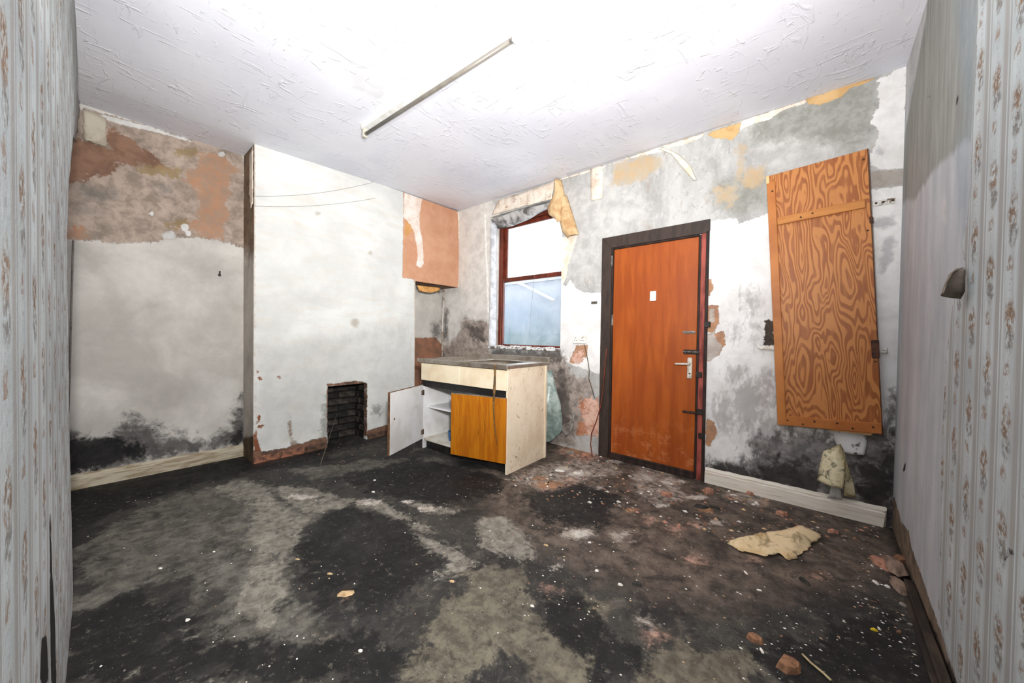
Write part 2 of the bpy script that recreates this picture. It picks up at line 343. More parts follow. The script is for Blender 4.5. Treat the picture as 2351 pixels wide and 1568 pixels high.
# ---- west wall alcove (left of the chimney breast) and recess right of it
WEST = [
 dict(attr='w_taupe', col=c(186, 168, 154), col2=c(146, 132, 120), cs=13, amp=0.03, ns=16, soft=0.006, h=-0.6, polys=[k1('380,150 620,155 1750,470 1780,1170 1740,1160 1620,1110 1500,1090 1270,1080 1250,1040 1175,1050 1170,1100 1060,1110 900,1130 700,1110 520,1085 380,1090')]),
 dict(attr='w_red', col=c(152, 118, 98), col2=c(128, 98, 82), amp=0.06, ns=14, soft=0.008, polys=[k1('400,370 590,380 770,430 770,290 850,310 920,370 1000,430 1090,470 1140,530 1210,600 1120,600 1060,570 950,545 860,540 830,600 760,640 690,625 620,660 400,700')]),
 dict(attr='w_orange', col=c(188, 142, 112), col2=c(170, 144, 124), amp=0.075, ns=13, soft=0.012, k=0.94, cs=14, polys=[k1('1420,480 1500,470 1620,500 1720,600 1650,640 1670,740 1640,800 1650,930 1600,1000 1610,1100 1480,1090 1400,1040 1260,1020 1400,950 1440,830 1420,740 1330,680 1340,600 1440,560'), k1('500,1010 590,980 630,1050 600,1090 400,1090')]),
 dict(attr='w_ochre', col=c(158, 136, 98), amp=0.06, ns=16, soft=0.012, k=0.8, polys=[k1('1200,560 1310,610 1300,660 1150,640 960,620 1000,590'), k1('1270,450 1420,440 1440,500 1350,510 1290,500'), k1('1150,1000 1260,960 1370,960 1280,1020')]),
 dict(attr='w_white', col=c(226, 224, 220), amp=0.012, ns=25, soft=0.004, h=0.6, polys=[k1('640,175 820,215 1100,290 1260,340 1400,385 1390,400 1280,370 1100,320 950,290 800,250'), k1('1165,1050 1250,1040 1275,1085 1180,1100'), px('340,490 348,483 356,490 348,498')] + [[(x/3.137, y/3.137+200) for x, y in blob(a, b, r)] for a, b, r in ((1330, 1012, 30), (1355, 1055, 24), (1595, 485, 24))]),
 dict(attr='w_smear', col=c(112, 114, 112), amp=0.05, ns=14, soft=0.05, k=0.6, polys=[k1('570,700 640,740 830,760 800,800 620,810'), k1('1160,700 1250,720 1240,770 1160,760'), k1('530,870 690,880 690,900 540,895')]),
 dict(attr='w_mould', col=c(52, 52, 52), col2=c(88, 84, 84), amp=0.18, ns=14, soft=0.07, k=0.88, cs=18, polys=[k2('400,930 560,920 640,970 850,940 880,870 940,800 990,850 1100,880 1150,930 1280,945 1330,960 1530,985 1570,930 1650,890 1700,780 1760,650 1790,990 1200,1100 400,1260')]),
 dict(attr='w_black', col=c(30, 30, 31), col2=c(48, 46, 46), amp=0.11, ns=12, soft=0.03, k=0.95, polys=[k2('380,930 600,965 850,955 1040,1010 1120,1050 900,1130 380,1280'), k2('1700,900 1760,850 1790,990 1640,1000')]),
 # recess under the boxing
 dict(attr='w_brown', col=c(160, 112, 88), col2=c(128, 98, 80), amp=0.03, ns=14, soft=0.01, polys=[k3('1280,1495 1450,1488 1480,1530 1600,1530 1700,1480 1700,2000 1280,2000')]),
 dict(attr='w_damp', col=c(92, 86, 82), amp=0.10, ns=12, soft=0.06, k=0.8, polys=[k3('1420,1400 1480,1370 1480,1500 1430,1480'), k3('1500,1200 1540,1200 1560,1500 1500,1520'), k3('1290,1100 1620,1130 1600,1180 1300,1140')]),
]
def west_base(m): return m.mix(m.sm(m.noise(2.2, 6, 0.6, 0.4), 0.35, 0.66), c(218, 214, 207), c(194, 189, 182))
grid('wall_west', 0, ALC, (DF-0.05, B+0.1), (0, H), 0.02, 1, layered('west_plaster', west_base, WEST), WEST, kind='structure', label='stained alcove wall with bare brown plaster above and black mould below')
# ---- chimney breast and boxing
FY0, FY1, FZ = 1.477, 1.877, 0.607       # hearth opening
JY, JZ = 2.468, 1.765                     # right end of the breast, underside of the boxing
CH = [
 dict(attr='b_orange', col=c(206, 158, 128), col2=c(196, 144, 112), amp=0.012, ns=22, soft=0.004, h=-0.8, cs=5, polys=[k3('1212,420 1640,575 1640,1160 1300,1105 1285,1070 1205,1060 1210,700')]),
 dict(attr='b_paper', col=c(236, 228, 220), col2=c(220, 200, 184), amp=0.018, ns=22, soft=0.005, h=0.5, st=(1, 1, 0.25), polys=[k3('1222,425 1350,470 1325,600 1330,700 1350,780 1358,960 1340,985 1308,975 1312,850 1290,740 1240,650 1215,620'), k3('1600,560 1640,575 1640,1160 1605,1150 1615,900')]),
 dict(attr='b_ochre', col=c(214, 158, 92), amp=0.012, ns=26, soft=0.006, k=0.8, polys=[k3('1230,640 1265,680 1300,760 1270,720 1240,770 1218,740')]),
 dict(attr='b_grey', col=c(196, 196, 192), amp=0.10, ns=8, soft=0.08, k=0.5, st=(1, 1, 0.35), polys=[px('590,800 940,740 950,960 850,980 840,880 752,888 740,1000 600,1020')]),
 dict(attr='b_spot', col=c(168, 150, 126), amp=0.02, ns=24, soft=0.02, k=0.6, polys=[blob(815, 741, 10), blob(730, 490, 5, 4), blob(850, 580, 4)]),
 dict(attr='b_rust', col=c(140, 88, 62), amp=0.012, ns=40, soft=0.004, polys=[blob(592, 854, 4), blob(596, 869, 6, 4), blob(640, 866, 6, 3), px('590,950 600,955 592,975 610,975 606,980 590,985'), px('588,985 592,1010 600,1036 586,1050 580,1000')]),
 dict(attr='b_crumble', col=c(128, 108, 92), col2=c(170, 156, 142), amp=0.02, ns=26, soft=0.01, h=-0.5, polys=[k4('385,620 400,700 405,800 450,830 470,850 400,870 390,800 375,700')]),
 dict(attr='b_mould', col=c(110, 108, 100), amp=0.06, ns=18, soft=0.03, k=0.6, polys=[k4('980,560 1040,560 1030,620 960,620'), k4('640,500 680,480 670,800 600,800')]),
 dict(attr='b_gone', col=c(132, 98, 79), col2=c(80, 65, 56), amp=0.016, ns=22, soft=0.004, h=-1.0, polys=[k4('100,880 150,880 180,880 230,885 300,870 400,850 450,835 560,800 650,785 660,900 100,1020'), k4('925,745 1100,690 1100,780 930,780'), k4('652,408 740,402 860,385 938,398 938,740 928,740 925,405 660,425 660,780 652,780')]),
 dict(attr='b_edge', col=c(190, 172, 148), amp=0.01, ns=30, soft=0.006, k=0.7, polys=[px('951,640 956,640 956,880 951,880'), px('581,330 585,330 588,1000 584,1000')]),
]
def chim_base(m):
    x = m.mix(m.sm(m.noise(1.8, 6, 0.6, 0.3), 0.36, 0.66), c(224, 225, 221), c(208, 209, 206))
    w = m.sm(m.noise(2.2, 4, 0.6, 0.4, (1, 1, 3.4)), 0.48, 0.60, 0, 0.4)
    x = m.mix(w, x, c(205, 203, 198))
    w2 = m.sm(m.noise(5, 5, 0.65, 0.6, (1, 0.6, 3.0), (3, 1, 2)), 0.50, 0.66, 0, 0.35)
    return m.mix(w2, x, c(214, 204, 190))
chim_m = layered('breast_plaster', chim_base, CH, grime=(0.93, 1.0))
chim = grid('wall_chimney', 0, A, (0.87, B+0.02), (0, H), 0.02, 1, chim_m, CH, holes=[(FY0, FY1, 0.0, FZ), (JY, B+0.02, 0.0, JZ)], thick=0.06, kind='structure', label='white chimney breast with small square hearth hole and brown boxed corner above')
SIDE = [dict(attr='s_brown', col=c(142, 122, 104), col2=c(112, 92, 76), amp=0.12, ns=8, soft=0.10, polys=[px('550,330 590,320 590,600 550,570')]),
        dict(attr='s_foot', col=c(112, 92, 74), col2=c(70, 60, 50), amp=0.03, ns=16, soft=0.02, polys=[px('545,1005 590,1000 590,1100 545,1100')])]
grid('chimney_cheek', 1, 0.867, (ALC, A-0.0005), (0, H), 0.02, -1, layered('cheek_plaster', lambda m: m.mix(m.sm(m.noise(4, 5), 0.35, 0.65), c(204, 197, 187), c(184, 177, 167)), SIDE), SIDE, thick=0.05, parent=chim)
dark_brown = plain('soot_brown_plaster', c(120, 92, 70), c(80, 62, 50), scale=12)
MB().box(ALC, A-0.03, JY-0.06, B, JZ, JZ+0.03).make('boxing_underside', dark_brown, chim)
MB().box(ALC, A-0.06, JY-0.08, JY-0.02, 0, JZ).make('recess_cheek', plain('cream_plaster', c(214, 210, 202), c(186, 180, 172), scale=8), chim)
# torn ceiling/wall scrim hanging from the boxing
loft('torn_scrim', [PA(958, 655, -0.04), PA(962, 668, -0.04), PA(985, 672, -0.05)], [PA(1012, 661, -0.04), PA(1008, 668, -0.04), PA(990, 672, -0.05)], plain('ochre_paper', c(216, 164, 98), c(184, 128, 70), scale=14), nu=6, nv=8, parent=chim)
# hearth: sooty brick recess
soot = plain('soot', c(24, 24, 23), c(44, 42, 40), scale=14, rough=0.95)
brick_m = []
for i, (a, b) in enumerate(((c(52, 47, 44), c(30, 28, 27)), (c(38, 36, 35), c(24, 23, 23)), (c(74, 66, 60), c(38, 35, 33)))):
    brick_m.append(plain('sooty_brick_%s' % 'abc'[i], a, b, scale=16, bump=0.004))
MB().box(ALC+0.005, ALC+0.03, FY0-0.02, FY1+0.02, 0.0, FZ+0.1).make('firebox_back', soot, chim)
MB().box(ALC, A-0.062, FY0-0.06, FY0-0.02, 0.0, FZ+0.1).make('firebox_side', soot, chim)
MB().box(ALC, A-0.062, FY1+0.03, FY1+0.07, 0.0, FZ+0.1).make('firebox_side', soot, chim)
MB().box(ALC, A-0.062, FY0-0.06, FY1+0.07, FZ+0.06, FZ+0.1).make('firebox_top', soot, chim)
def brick_mesh(lx, ly, lz, m):
    b = MB().box(-lx/2, lx/2, -ly/2, ly/2, -lz/2, lz/2, 0.006)
    for v in b.b.verts: v.co += Vector(rng.normal(0, 0.0016, 3))
    bmesh.ops.recalc_face_normals(b.b, faces=b.b.faces); me = bpy.data.meshes.new('brick'); b.b.to_mesh(me); b.b.free(); me.materials.append(m); return me
bk = [brick_mesh(0.03, 0.205, 0.062, m) for m in brick_m]; bs = [brick_mesh(0.125, 0.03, 0.062, m) for m in brick_m]
for r in range(9):
    for j in range(3):
        y = FY0-0.1+j*0.215+(r % 2)*0.107
        if y-0.1 > FY1+0.02: continue
        y = min(max(y, FY0+0.06), FY1-0.06)
        o = link('brick', bk[(r*2+j) % 3], None, chim); o.location = (ALC+0.04+random.uniform(-.004, .004), y, 0.035+r*0.072)
    for j in range(2):
        o = link('brick', bs[(r+j) % 3], None, chim); o.location = (ALC+0.06+j*0.135+(r % 2)*0.03, FY1+0.018+random.uniform(-.005, .004), 0.035+r*0.072)
red_b = [plain('red_brick_a', c(160, 108, 84), c(88, 66, 55), scale=22, bump=0.004), plain('red_brick_b', c(128, 94, 76), c(76, 60, 50), scale=22, bump=0.004), plain('dirty_brick', c(104, 78, 62), c(64, 52, 44), scale=22, bump=0.004)]
rb = [brick_mesh(0.03, 0.19, 0.06, m) for m in red_b]
for i, y in enumerate((0.965, 1.17, 1.375)):
    o = link('brick', rb[(0, 0, 2)[i]], None, chim); o.location = (A+0.004, y, 0.03); o.rotation_euler = (random.uniform(-.03, .03), 0, random.uniform(-.03, .03))
for i, y in enumerate((1.98, 2.18)):
    o = link('brick', rb[2], None, chim); o.location = (A+0.0, y, 0.026)
# ---- north wall (window and door)
WX0, WX1, WZ0, WZ1 = -3.09, -2.045, 0.975, 2.575
DX0, DX1, DZ = -1.49, -0.745, 1.965
NORTH = [
 dict(attr='n_smear', col=c(206, 204, 200), col2=c(176, 174, 172), amp=0.12, ns=7, soft=0.08, k=0.8, st=(1.4, 1, 0.5), polys=[px('1300,420 1380,390 1470,440 1500,500 1380,545 1380,660 1300,620'), px('1700,270 1900,215 1960,330 1780,400 1720,350')]),
 dict(attr='n_pale', col=c(228, 225, 219), col2=c(208, 204, 198), amp=0.03, ns=12, soft=0.02, polys=[px('990,480 1060,483 1128,458 1150,500 1150,800 990,800')]),
 dict(attr='n_olive', col=c(138, 138, 128), col2=c(166, 166, 160), amp=0.10, ns=9, soft=0.06, k=0.85, cs=18, polys=[px('1720,270 2010,180 2010,300 1960,350 1900,330 1800,320 1730,330'), px('1640,420 1760,390 1760,470 1700,500 1640,480')]),
 dict(attr='n_tan', col=c(198, 168, 126), col2=c(186, 172, 150), amp=0.06, ns=11, soft=0.03, k=0.85, polys=[k7('420,600 540,555 680,550 700,610 600,670 500,720 400,700'), k7('1160,470 1220,470 1230,500 1170,560 1150,540'), k7('1030,740 1140,730 1150,800 1110,840 1050,810'), k7('1160,560 1190,560 1180,690 1160,690'), k7('1180,640 1330,600 1320,700 1200,720')]),
 dict(attr='n_white', col=c(242, 240, 238), col2=c(224, 221, 218), amp=0.02, ns=16, soft=0.004, h=0.7, cs=6, polys=[
   px('1620,508 1690,500 1700,512 1759,491 1800,470 2100,420 2070,1230 1600,1120'),
   k5('830,950 870,960 890,940 905,912 945,975 1000,1000 1060,1012 1130,1010 1130,1600 830,1500'),
   k7('2005,85 2170,0 2180,615 2050,635 1990,628 1955,600 1945,560 1985,470 2000,420 1955,335 1975,290 2010,230 1990,190')]),
 dict(attr='n_patch', col=c(190, 188, 190), amp=0.03, ns=14, soft=0.015, k=0.8, polys=[k9('110,980 180,970 210,1010 150,1030 110,1020'), k9('150,1080 200,1060 210,1130 150,1230 140,1180'), k7('1990,500 2025,505 2020,535 1995,530')]),
 dict(attr='n_band', col=c(176, 168, 160), col2=c(150, 140, 132), amp=0.015, ns=16, soft=0.01, polys=[k7('1950,630 2180,622 2180,715 1950,735')]),
 dict(attr='n_ochre', col=c(220, 184, 132), col2=c(198, 156, 104), amp=0.012, ns=22, soft=0.003, h=0.6, polys=[k7('1560,208 1700,160 1830,105 2000,72 1990,85 1830,140 1780,190 1650,238 1590,235'), k7('975,410 1185,338 1165,400 1130,450 1080,438 1060,445 990,425'), k7('710,485 960,405 940,430 880,455 800,470 740,495')]),
 dict(attr='n_cream', col=c(240, 234, 226), col2=c(226, 206, 184), amp=0.012, ns=24, soft=0.003, h=0.8, polys=[k7('350,602 700,487 960,405 945,432 830,480 760,495 700,520 640,530 500,560 380,600 360,610'), k7('1175,335 1570,205 1560,235 1450,260 1340,330 1230,360 1170,395'), k7('-70,720 350,602 350,618 -70,735'), px('1287,545 1326,540 1316,575 1304,610 1299,640 1291,656 1287,656')]),
 dict(attr='n_brown', col=c(196, 148, 112), col2=c(164, 124, 100), amp=0.016, ns=24, soft=0.004, h=-0.8, polys=[k6('985,395 1010,395 1022,445 1000,490 985,480'), k6('985,545 1050,538 1058,640 1020,700 980,690'), k6('985,710 1080,684 1090,760 1060,815 1000,855 980,855'), k6('985,1180 1028,1195 1045,1260 1000,1345 975,1320'), k6('250,768 318,765 310,835 280,840 240,868 210,865 240,800')]),
 dict(attr='n_grey', col=c(200, 192, 184), col2=c(176, 164, 156), amp=0.015, ns=24, soft=0.006, polys=[k6('990,700 1030,690 1040,740 1080,770 1040,830 1000,852 985,850'), k6('1000,560 1030,560 1025,640 1000,640')]),
 dict(attr='n_damp', col=c(172, 156, 144), col2=c(112, 100, 92), amp=0.09, ns=12, soft=0.04, k=0.85, cs=14, polys=[k6('60,815 160,820 200,860 235,940 330,945 350,1050 300,1060 270,1110 290,1190 250,1270 240,1330 60,1330'), k3('1590,1500 1620,1400 1660,1340 1700,1370 1830,1368 1840,2000 1400,2000 1480,1560')]),
 dict(attr='n_black', col=c(64, 58, 56), col2=c(100, 92, 86), amp=0.09, ns=14, soft=0.05, k=0.85, polys=[k6('150,880 200,900 220,1050 210,1230 160,1230 140,1050'), k3('1660,1400 1790,1390 1800,1520 1700,1500'), px('1130,800 1290,805 1290,830 1130,830'), k3('1500,1280 1530,1290 1530,1500 1500,1510'), px('1000,690 1020,700 1015,790 990,780')]),
 dict(attr='n_pink', col=c(228, 190, 172), col2=c(190, 138, 114), amp=0.05, ns=20, soft=0.006, h=-0.8, cs=18, polys=[k6('285,1070 300,1058 382,1062 382,1275 255,1270 290,1190 262,1110'), k6('215,850 240,800 300,800 290,850 240,870')]),
 dict(attr='n_orange', col=c(190, 122, 82), amp=0.05, ns=20, soft=0.012, k=0.8, polys=[k6('262,1200 300,1190 310,1260 255,1272'), k6('265,1085 300,1065 295,1130 275,1120')]),
 dict(attr='n_fleck', col=c(120, 110, 106), amp=0.16, ns=24, soft=0.06, k=0.5, st=(1.3, 1, 0.6), polys=[blob(1725,690,14,30),blob(1690,760,10,18),blob(1735,770,10,26),blob(1665,950,30,40),blob(1720,930,40,60),blob(1760,900,20,50),blob(1690,860,18,20),blob(1760,1000,40,40)]),
 dict(attr='n_mould', col=c(84, 80, 79), col2=c(140, 134, 131), amp=0.18, ns=15, soft=0.05, k=0.92, st=(1.3, 1, 0.8), cs=20, polys=[px('1735,1010 1800,985 1900,990 2040,960 2060,900 2070,1230 1900,1170 1700,1100 1620,1090 1620,1065 1700,1060')]),
 dict(attr='n_dark', col=c(44, 42, 42), col2=c(70, 65, 63), amp=0.16, ns=14, soft=0.05, k=0.95, polys=[px('1620,1065 1660,1060 1740,1080 1770,1050 1870,1070 1890,1150 1760,1125 1620,1085'), px('1960,1060 2060,1040 2060,1230 1960,1190'), px('2020,1000 2070,980 2070,1200 2040,1190')]),
 dict(attr='n_hole', col=c(48, 42, 38), col2=c(86, 76, 68), amp=0.02, ns=30, soft=0.003, h=-2, polys=[ px('1757,735 1764,733 1778,740 1778,795 1752,792 1756,770')]),
]
def north_base(m):
    x = m.mix(m.sm(m.noise(3.0, 7, 0.65, 0.4, (1.3, 1, 0.55)), 0.36, 0.64), c(196, 195, 192), c(166, 165, 163))
    x = m.mix(m.sm(m.noise(10, 6, 0.7, 0.3, (1.2, 1, 0.5)), 0.54, 0.70, 0, 0.65), x, c(206, 205, 203))
    x = m.mix(m.sm(m.noise(34, 5, 0.75, 0.3), 0.55, 0.66, 0, 0.55), x, c(216, 214, 212))
    x = m.mix(m.sm(m.noise(27, 5, 0.75, 0.3, (1, 1, 0.7), (8, 1, 3)), 0.57, 0.67, 0, 0.5), x, c(138, 136, 134))
    return m.mix(m.sm(m.noise(6, 6, 0.7, 0.5, (1.2, 1, 0.6), (4, 4, 9)), 0.54, 0.70, 0, 0.65), x, c(158, 144, 132))
grid('wall_north', 1, B, (ALC-0.05, E+0.1), (0, H+0.02), 0.016, -1, layered('north_plaster', north_base, NORTH, grime=(0.94, 1.0)), NORTH, holes=[(WX0, WX1, WZ0, WZ1), (DX0, DX1, 0.0, DZ)], thick=0.24, kind='structure', label='peeling grey and white wall with sash window and orange door')
# ---- east wall (floral paper, torn towards the corner)
EAST = [
 dict(attr='e_green', col=c(158, 160, 154), col2=c(138, 140, 134), amp=0.03, ns=7, soft=0.02, k=0.95, st=(1, 1, 0.25), cst=(1, 2.5, 0.25), polys=[k9('360,-40 600,-40 580,300 545,620 500,640 470,690 410,740 330,840 300,890 240,910 250,600 300,330')]),
 dict(attr='e_bright', col=c(208, 208, 208), amp=0.02, ns=10, soft=0.02, k=0.8, polys=[k9('240,305 350,0 345,70 300,330 262,420 250,520'), k9('410,920 430,890 440,1000 410,1000')]),
 dict(attr='e_blue', col=c(150, 164, 172), amp=0.10, ns=6, soft=0.08, k=0.55, st=(1, 2, 0.3), polys=[k9('470,-20 580,-20 570,300 540,800 520,1030 490,1040 470,700 530,560')]),
 dict(attr='e_paper', amp=0.014, ns=20, soft=0.003, h=0.7, polys=[k9('582,-200 575,60 570,300 560,480 548,800 530,1000 505,1100 522,1180 515,1250 495,1330 470,1340 440,1568') + k10('455,0 430,500 430,900 415,1180 430,1300 480,1480 500,1560 560,1700 1600,1700 1600,-1200 1200,-1700')], **FL),
 dict(attr='e_torn', col=c(140, 122, 104), col2=c(98, 86, 74), amp=0.018, ns=16, soft=0.005, h=-0.8, polys=[k10('195,700 212,700 245,815 280,860 290,930 325,1030 350,1100 380,1190 420,1300 500,1560 480,1600 400,1420 300,1160 190,850')]),
 dict(attr='e_foot', col=c(40, 36, 33), col2=c(66, 58, 50), amp=0.02, ns=14, soft=0.01, polys=[k10('300,1180 330,1180 400,1320 440,1420 520,1600 430,1640 300,1300')]),
 dict(attr='e_spot', col=c(50, 46, 44), amp=0.008, ns=40, soft=0.003, polys=[px(s) for s in ('2310,1262 2318,1254 2330,1270 2322,1278 2312,1274', '2302,1270 2307,1270 2304,1328 2301,1328', '2267,1239 2275,1243 2272,1247', '2130,218 2136,220 2134,224 2124,222', '2199,217 2202,222 2196,246 2193,240', '2075,1068 2080,1060 2078,1082 2073,1082', '2130,1107 2142,1112 2135,1114', '2314,1118 2322,1120 2316,1130')]),
]
def east_base(m):
    x = m.mix(m.sm(m.noise(3, 6, 0.6, 0.3, (1, 2, 0.4)), 0.36, 0.64), c(198, 200, 202), c(176, 180, 184))
    return m.mix(m.sm(m.noise(30, 4, 0.7, 0.2), 0.66, 0.74, 0, 0.6), x, c(140, 132, 124))
grid('wall_east', 0, E, (DF-0.05, B+0.05), (0, H+0.02), 0.02, -1, layered('east_wallpaper', east_base, EAST, grime=(0.9, 1.0)), EAST, kind='structure', label='pale floral striped wallpaper torn back to grey plaster')
# ---- south wall with its sagging sheet of the same paper
south = grid('wall_south', 1, DF, (ALC-0.1, E+0.1), (0, H+0.02), 0.06, 1, plain('grey_plaster', c(150, 150, 148), c(120, 118, 116), scale=5), warp=lambda co: np.interp(co[:, 2], [1.9, 2.76], [0, 0.07])*(co[:, 0] < -2.6), kind='structure', label='grey plaster wall edge behind the sagging wallpaper')
edge = [(155, -30), (155, 0), (160, 100), (166, 215), (158, 290), (146, 370), (136, 450), (131, 560), (133, 700), (136, 850), (137, 950), (141, 1080), (145, 1200), (148, 1309)]
ez = sorted([(p[2], p[0]) for p in (PD(*e) for e in edge)]); ez = [(0.0, ez[0][1])]+ez
def sag_sheet():
    zs = np.linspace(0.0, 2.75, 112); N = 60; co = []; 
    for z in zs:
        xe = float(np.interp(z, [a for a, b in ez], [b for a, b in ez]))+0.010*math.sin(z*31)+0.008*math.sin(z*77)
        for i in range(N):
            s = (i/(N-1)); x = 0.345+(xe-0.345)*s
            co.append((x, D-0.012*max(0, s-0.93)/0.07, z))
    co = np.array(co); fs = [(j*N+i, j*N+i+1, (j+1)*N+i+1, (j+1)*N+i) for j in range(len(zs)-1) for i in range(N-1)]
    me = bpy.data.meshes.new('wallpaper_sheet'); me.from_pydata(co.tolist(), [], [f[::-1] for f in fs])
    for name, polys in (('d_slit', [px('60,1195 64,1190 70,1330 80,1450 84,1600 66,1600 62,1400'), px('32,1490 52,1485 56,1600 26,1600')]), ('d_green', [px('60,-60 170,-60 168,200 160,300 150,330 140,100 100,0')])):
        s = np.full(len(co), -0.6)
        for poly in polys:
            w = np.array([PD(*p) for p in poly])[:, [0, 2]]; s = np.maximum(s, sdf(co[:, [0, 2]], w))
        at = me.attributes.new(name, 'FLOAT', 'POINT'); at.data.foreach_set('value', s.astype(np.float32))
    Ls = [dict(attr='d_green', col=c(120, 122, 116), amp=0.2, ns=5, soft=0.15, k=0.6), dict(attr='d_slit', col=c(24, 24, 24), col2=c(40, 40, 40), amp=0.004, ns=20, soft=0.003, h=-2)]
    o = link('wallpaper_sheet', me, layered('sagging_wallpaper', flower_paper, Ls, grime=(0.82, 1.0)), south)
    md = o.modifiers.new('solid', 'SOLIDIFY'); md.thickness = 0.03; md.offset = 0.0 if False else -1
sag_sheet()
loft('paper_remnant', [(-3.3, D-0.028, 2.74), (-3.3, D-0.03, 2.40)], [(ALC+0.02, DF+0.075, 2.74), (ALC+0.02, DF+0.055, 2.44)], plain('grey_paper', c(168, 168, 170), c(150, 148, 148), scale=6), parent=south, ragged=0.01)
# ---- skirting boards
wood_w = plain('old_white_gloss', c(238, 230, 216), c(196, 180, 158), scale=7, stretch=(0.5, 4, 6), rough=0.55, lo=0.45, hi=0.75, bump=0.002)
cream_w = plain('old_cream_gloss', c(196, 186, 164), c(150, 134, 108), scale=8, stretch=(4, 0.6, 4), rough=0.6, bump=0.002)
def skirting(name, ax, p0, p1, face, t, h, mat, label, seg=24, wob=0.004, end_ragged=False):
    """moulded skirting board: profile swept along the wall."""
    prof = [(0, 0), (t, 0), (t, h*0.70), (t*0.8, h*0.76), (t*0.8, h*0.86), (t*0.45, h*0.97), (0, h)]
    b = bmesh.new(); rings = []
    for i in range(seg+1):
        s = p0+(p1-p0)*i/seg; dz = wob*math.sin(i*1.9)*0.5; dd = wob*math.sin(i*1.3+1)*0.3
        r = []
        for k, (d, z) in enumerate(prof):
            zz = z+(dz if z > 0 else 0); dj = d+(dd if d > 0 else 0); sj = s+(random.uniform(-.012, .012) if end_ragged and i == seg else 0)
            r.append(b.verts.new((face+dj, sj, zz) if ax == 0 else (sj, face-dj, zz)))
        rings.append(r)
    n = len(prof)
    for i in range(seg):
        for k in range(n): b.faces.new((rings[i][k], rings[i][(k+1) % n], rings[i+1][(k+1) % n], rings[i+1][k]))
    b.faces.new(rings[0]); b.faces.new(rings[-1][::-1]); bmesh.ops.recalc_face_normals(b, faces=b.faces)
    me = bpy.data.meshes.new(name); b.to_mesh(me); b.free()
    return link(name, me, mat, None, kind='structure', label=label)
skirting('baseboard_west', 0, DF+0.01, 0.865, ALC, 0.022, 0.105, cream_w, 'dirty cream skirting board in the alcove')
skirting('baseboard_north', 1, -0.668, 0.318, B, 0.024, 0.118, wood_w, 'chipped white skirting board right of the door', end_ragged=True)
MB().box(E-0.035, E-0.004, 0.4, 2.45, 0.0, 0.03, 0.004).box(E-0.05, E-0.034, 0.5, 2.3, 0.0, 0.006).make('baseboard_east', plain('rotten_wood', c(44, 38, 34), c(74, 64, 54), scale=14, stretch=(1, 0.3, 1)), None, kind='structure', label='dark rotten batten along the foot of the wallpapered wall')
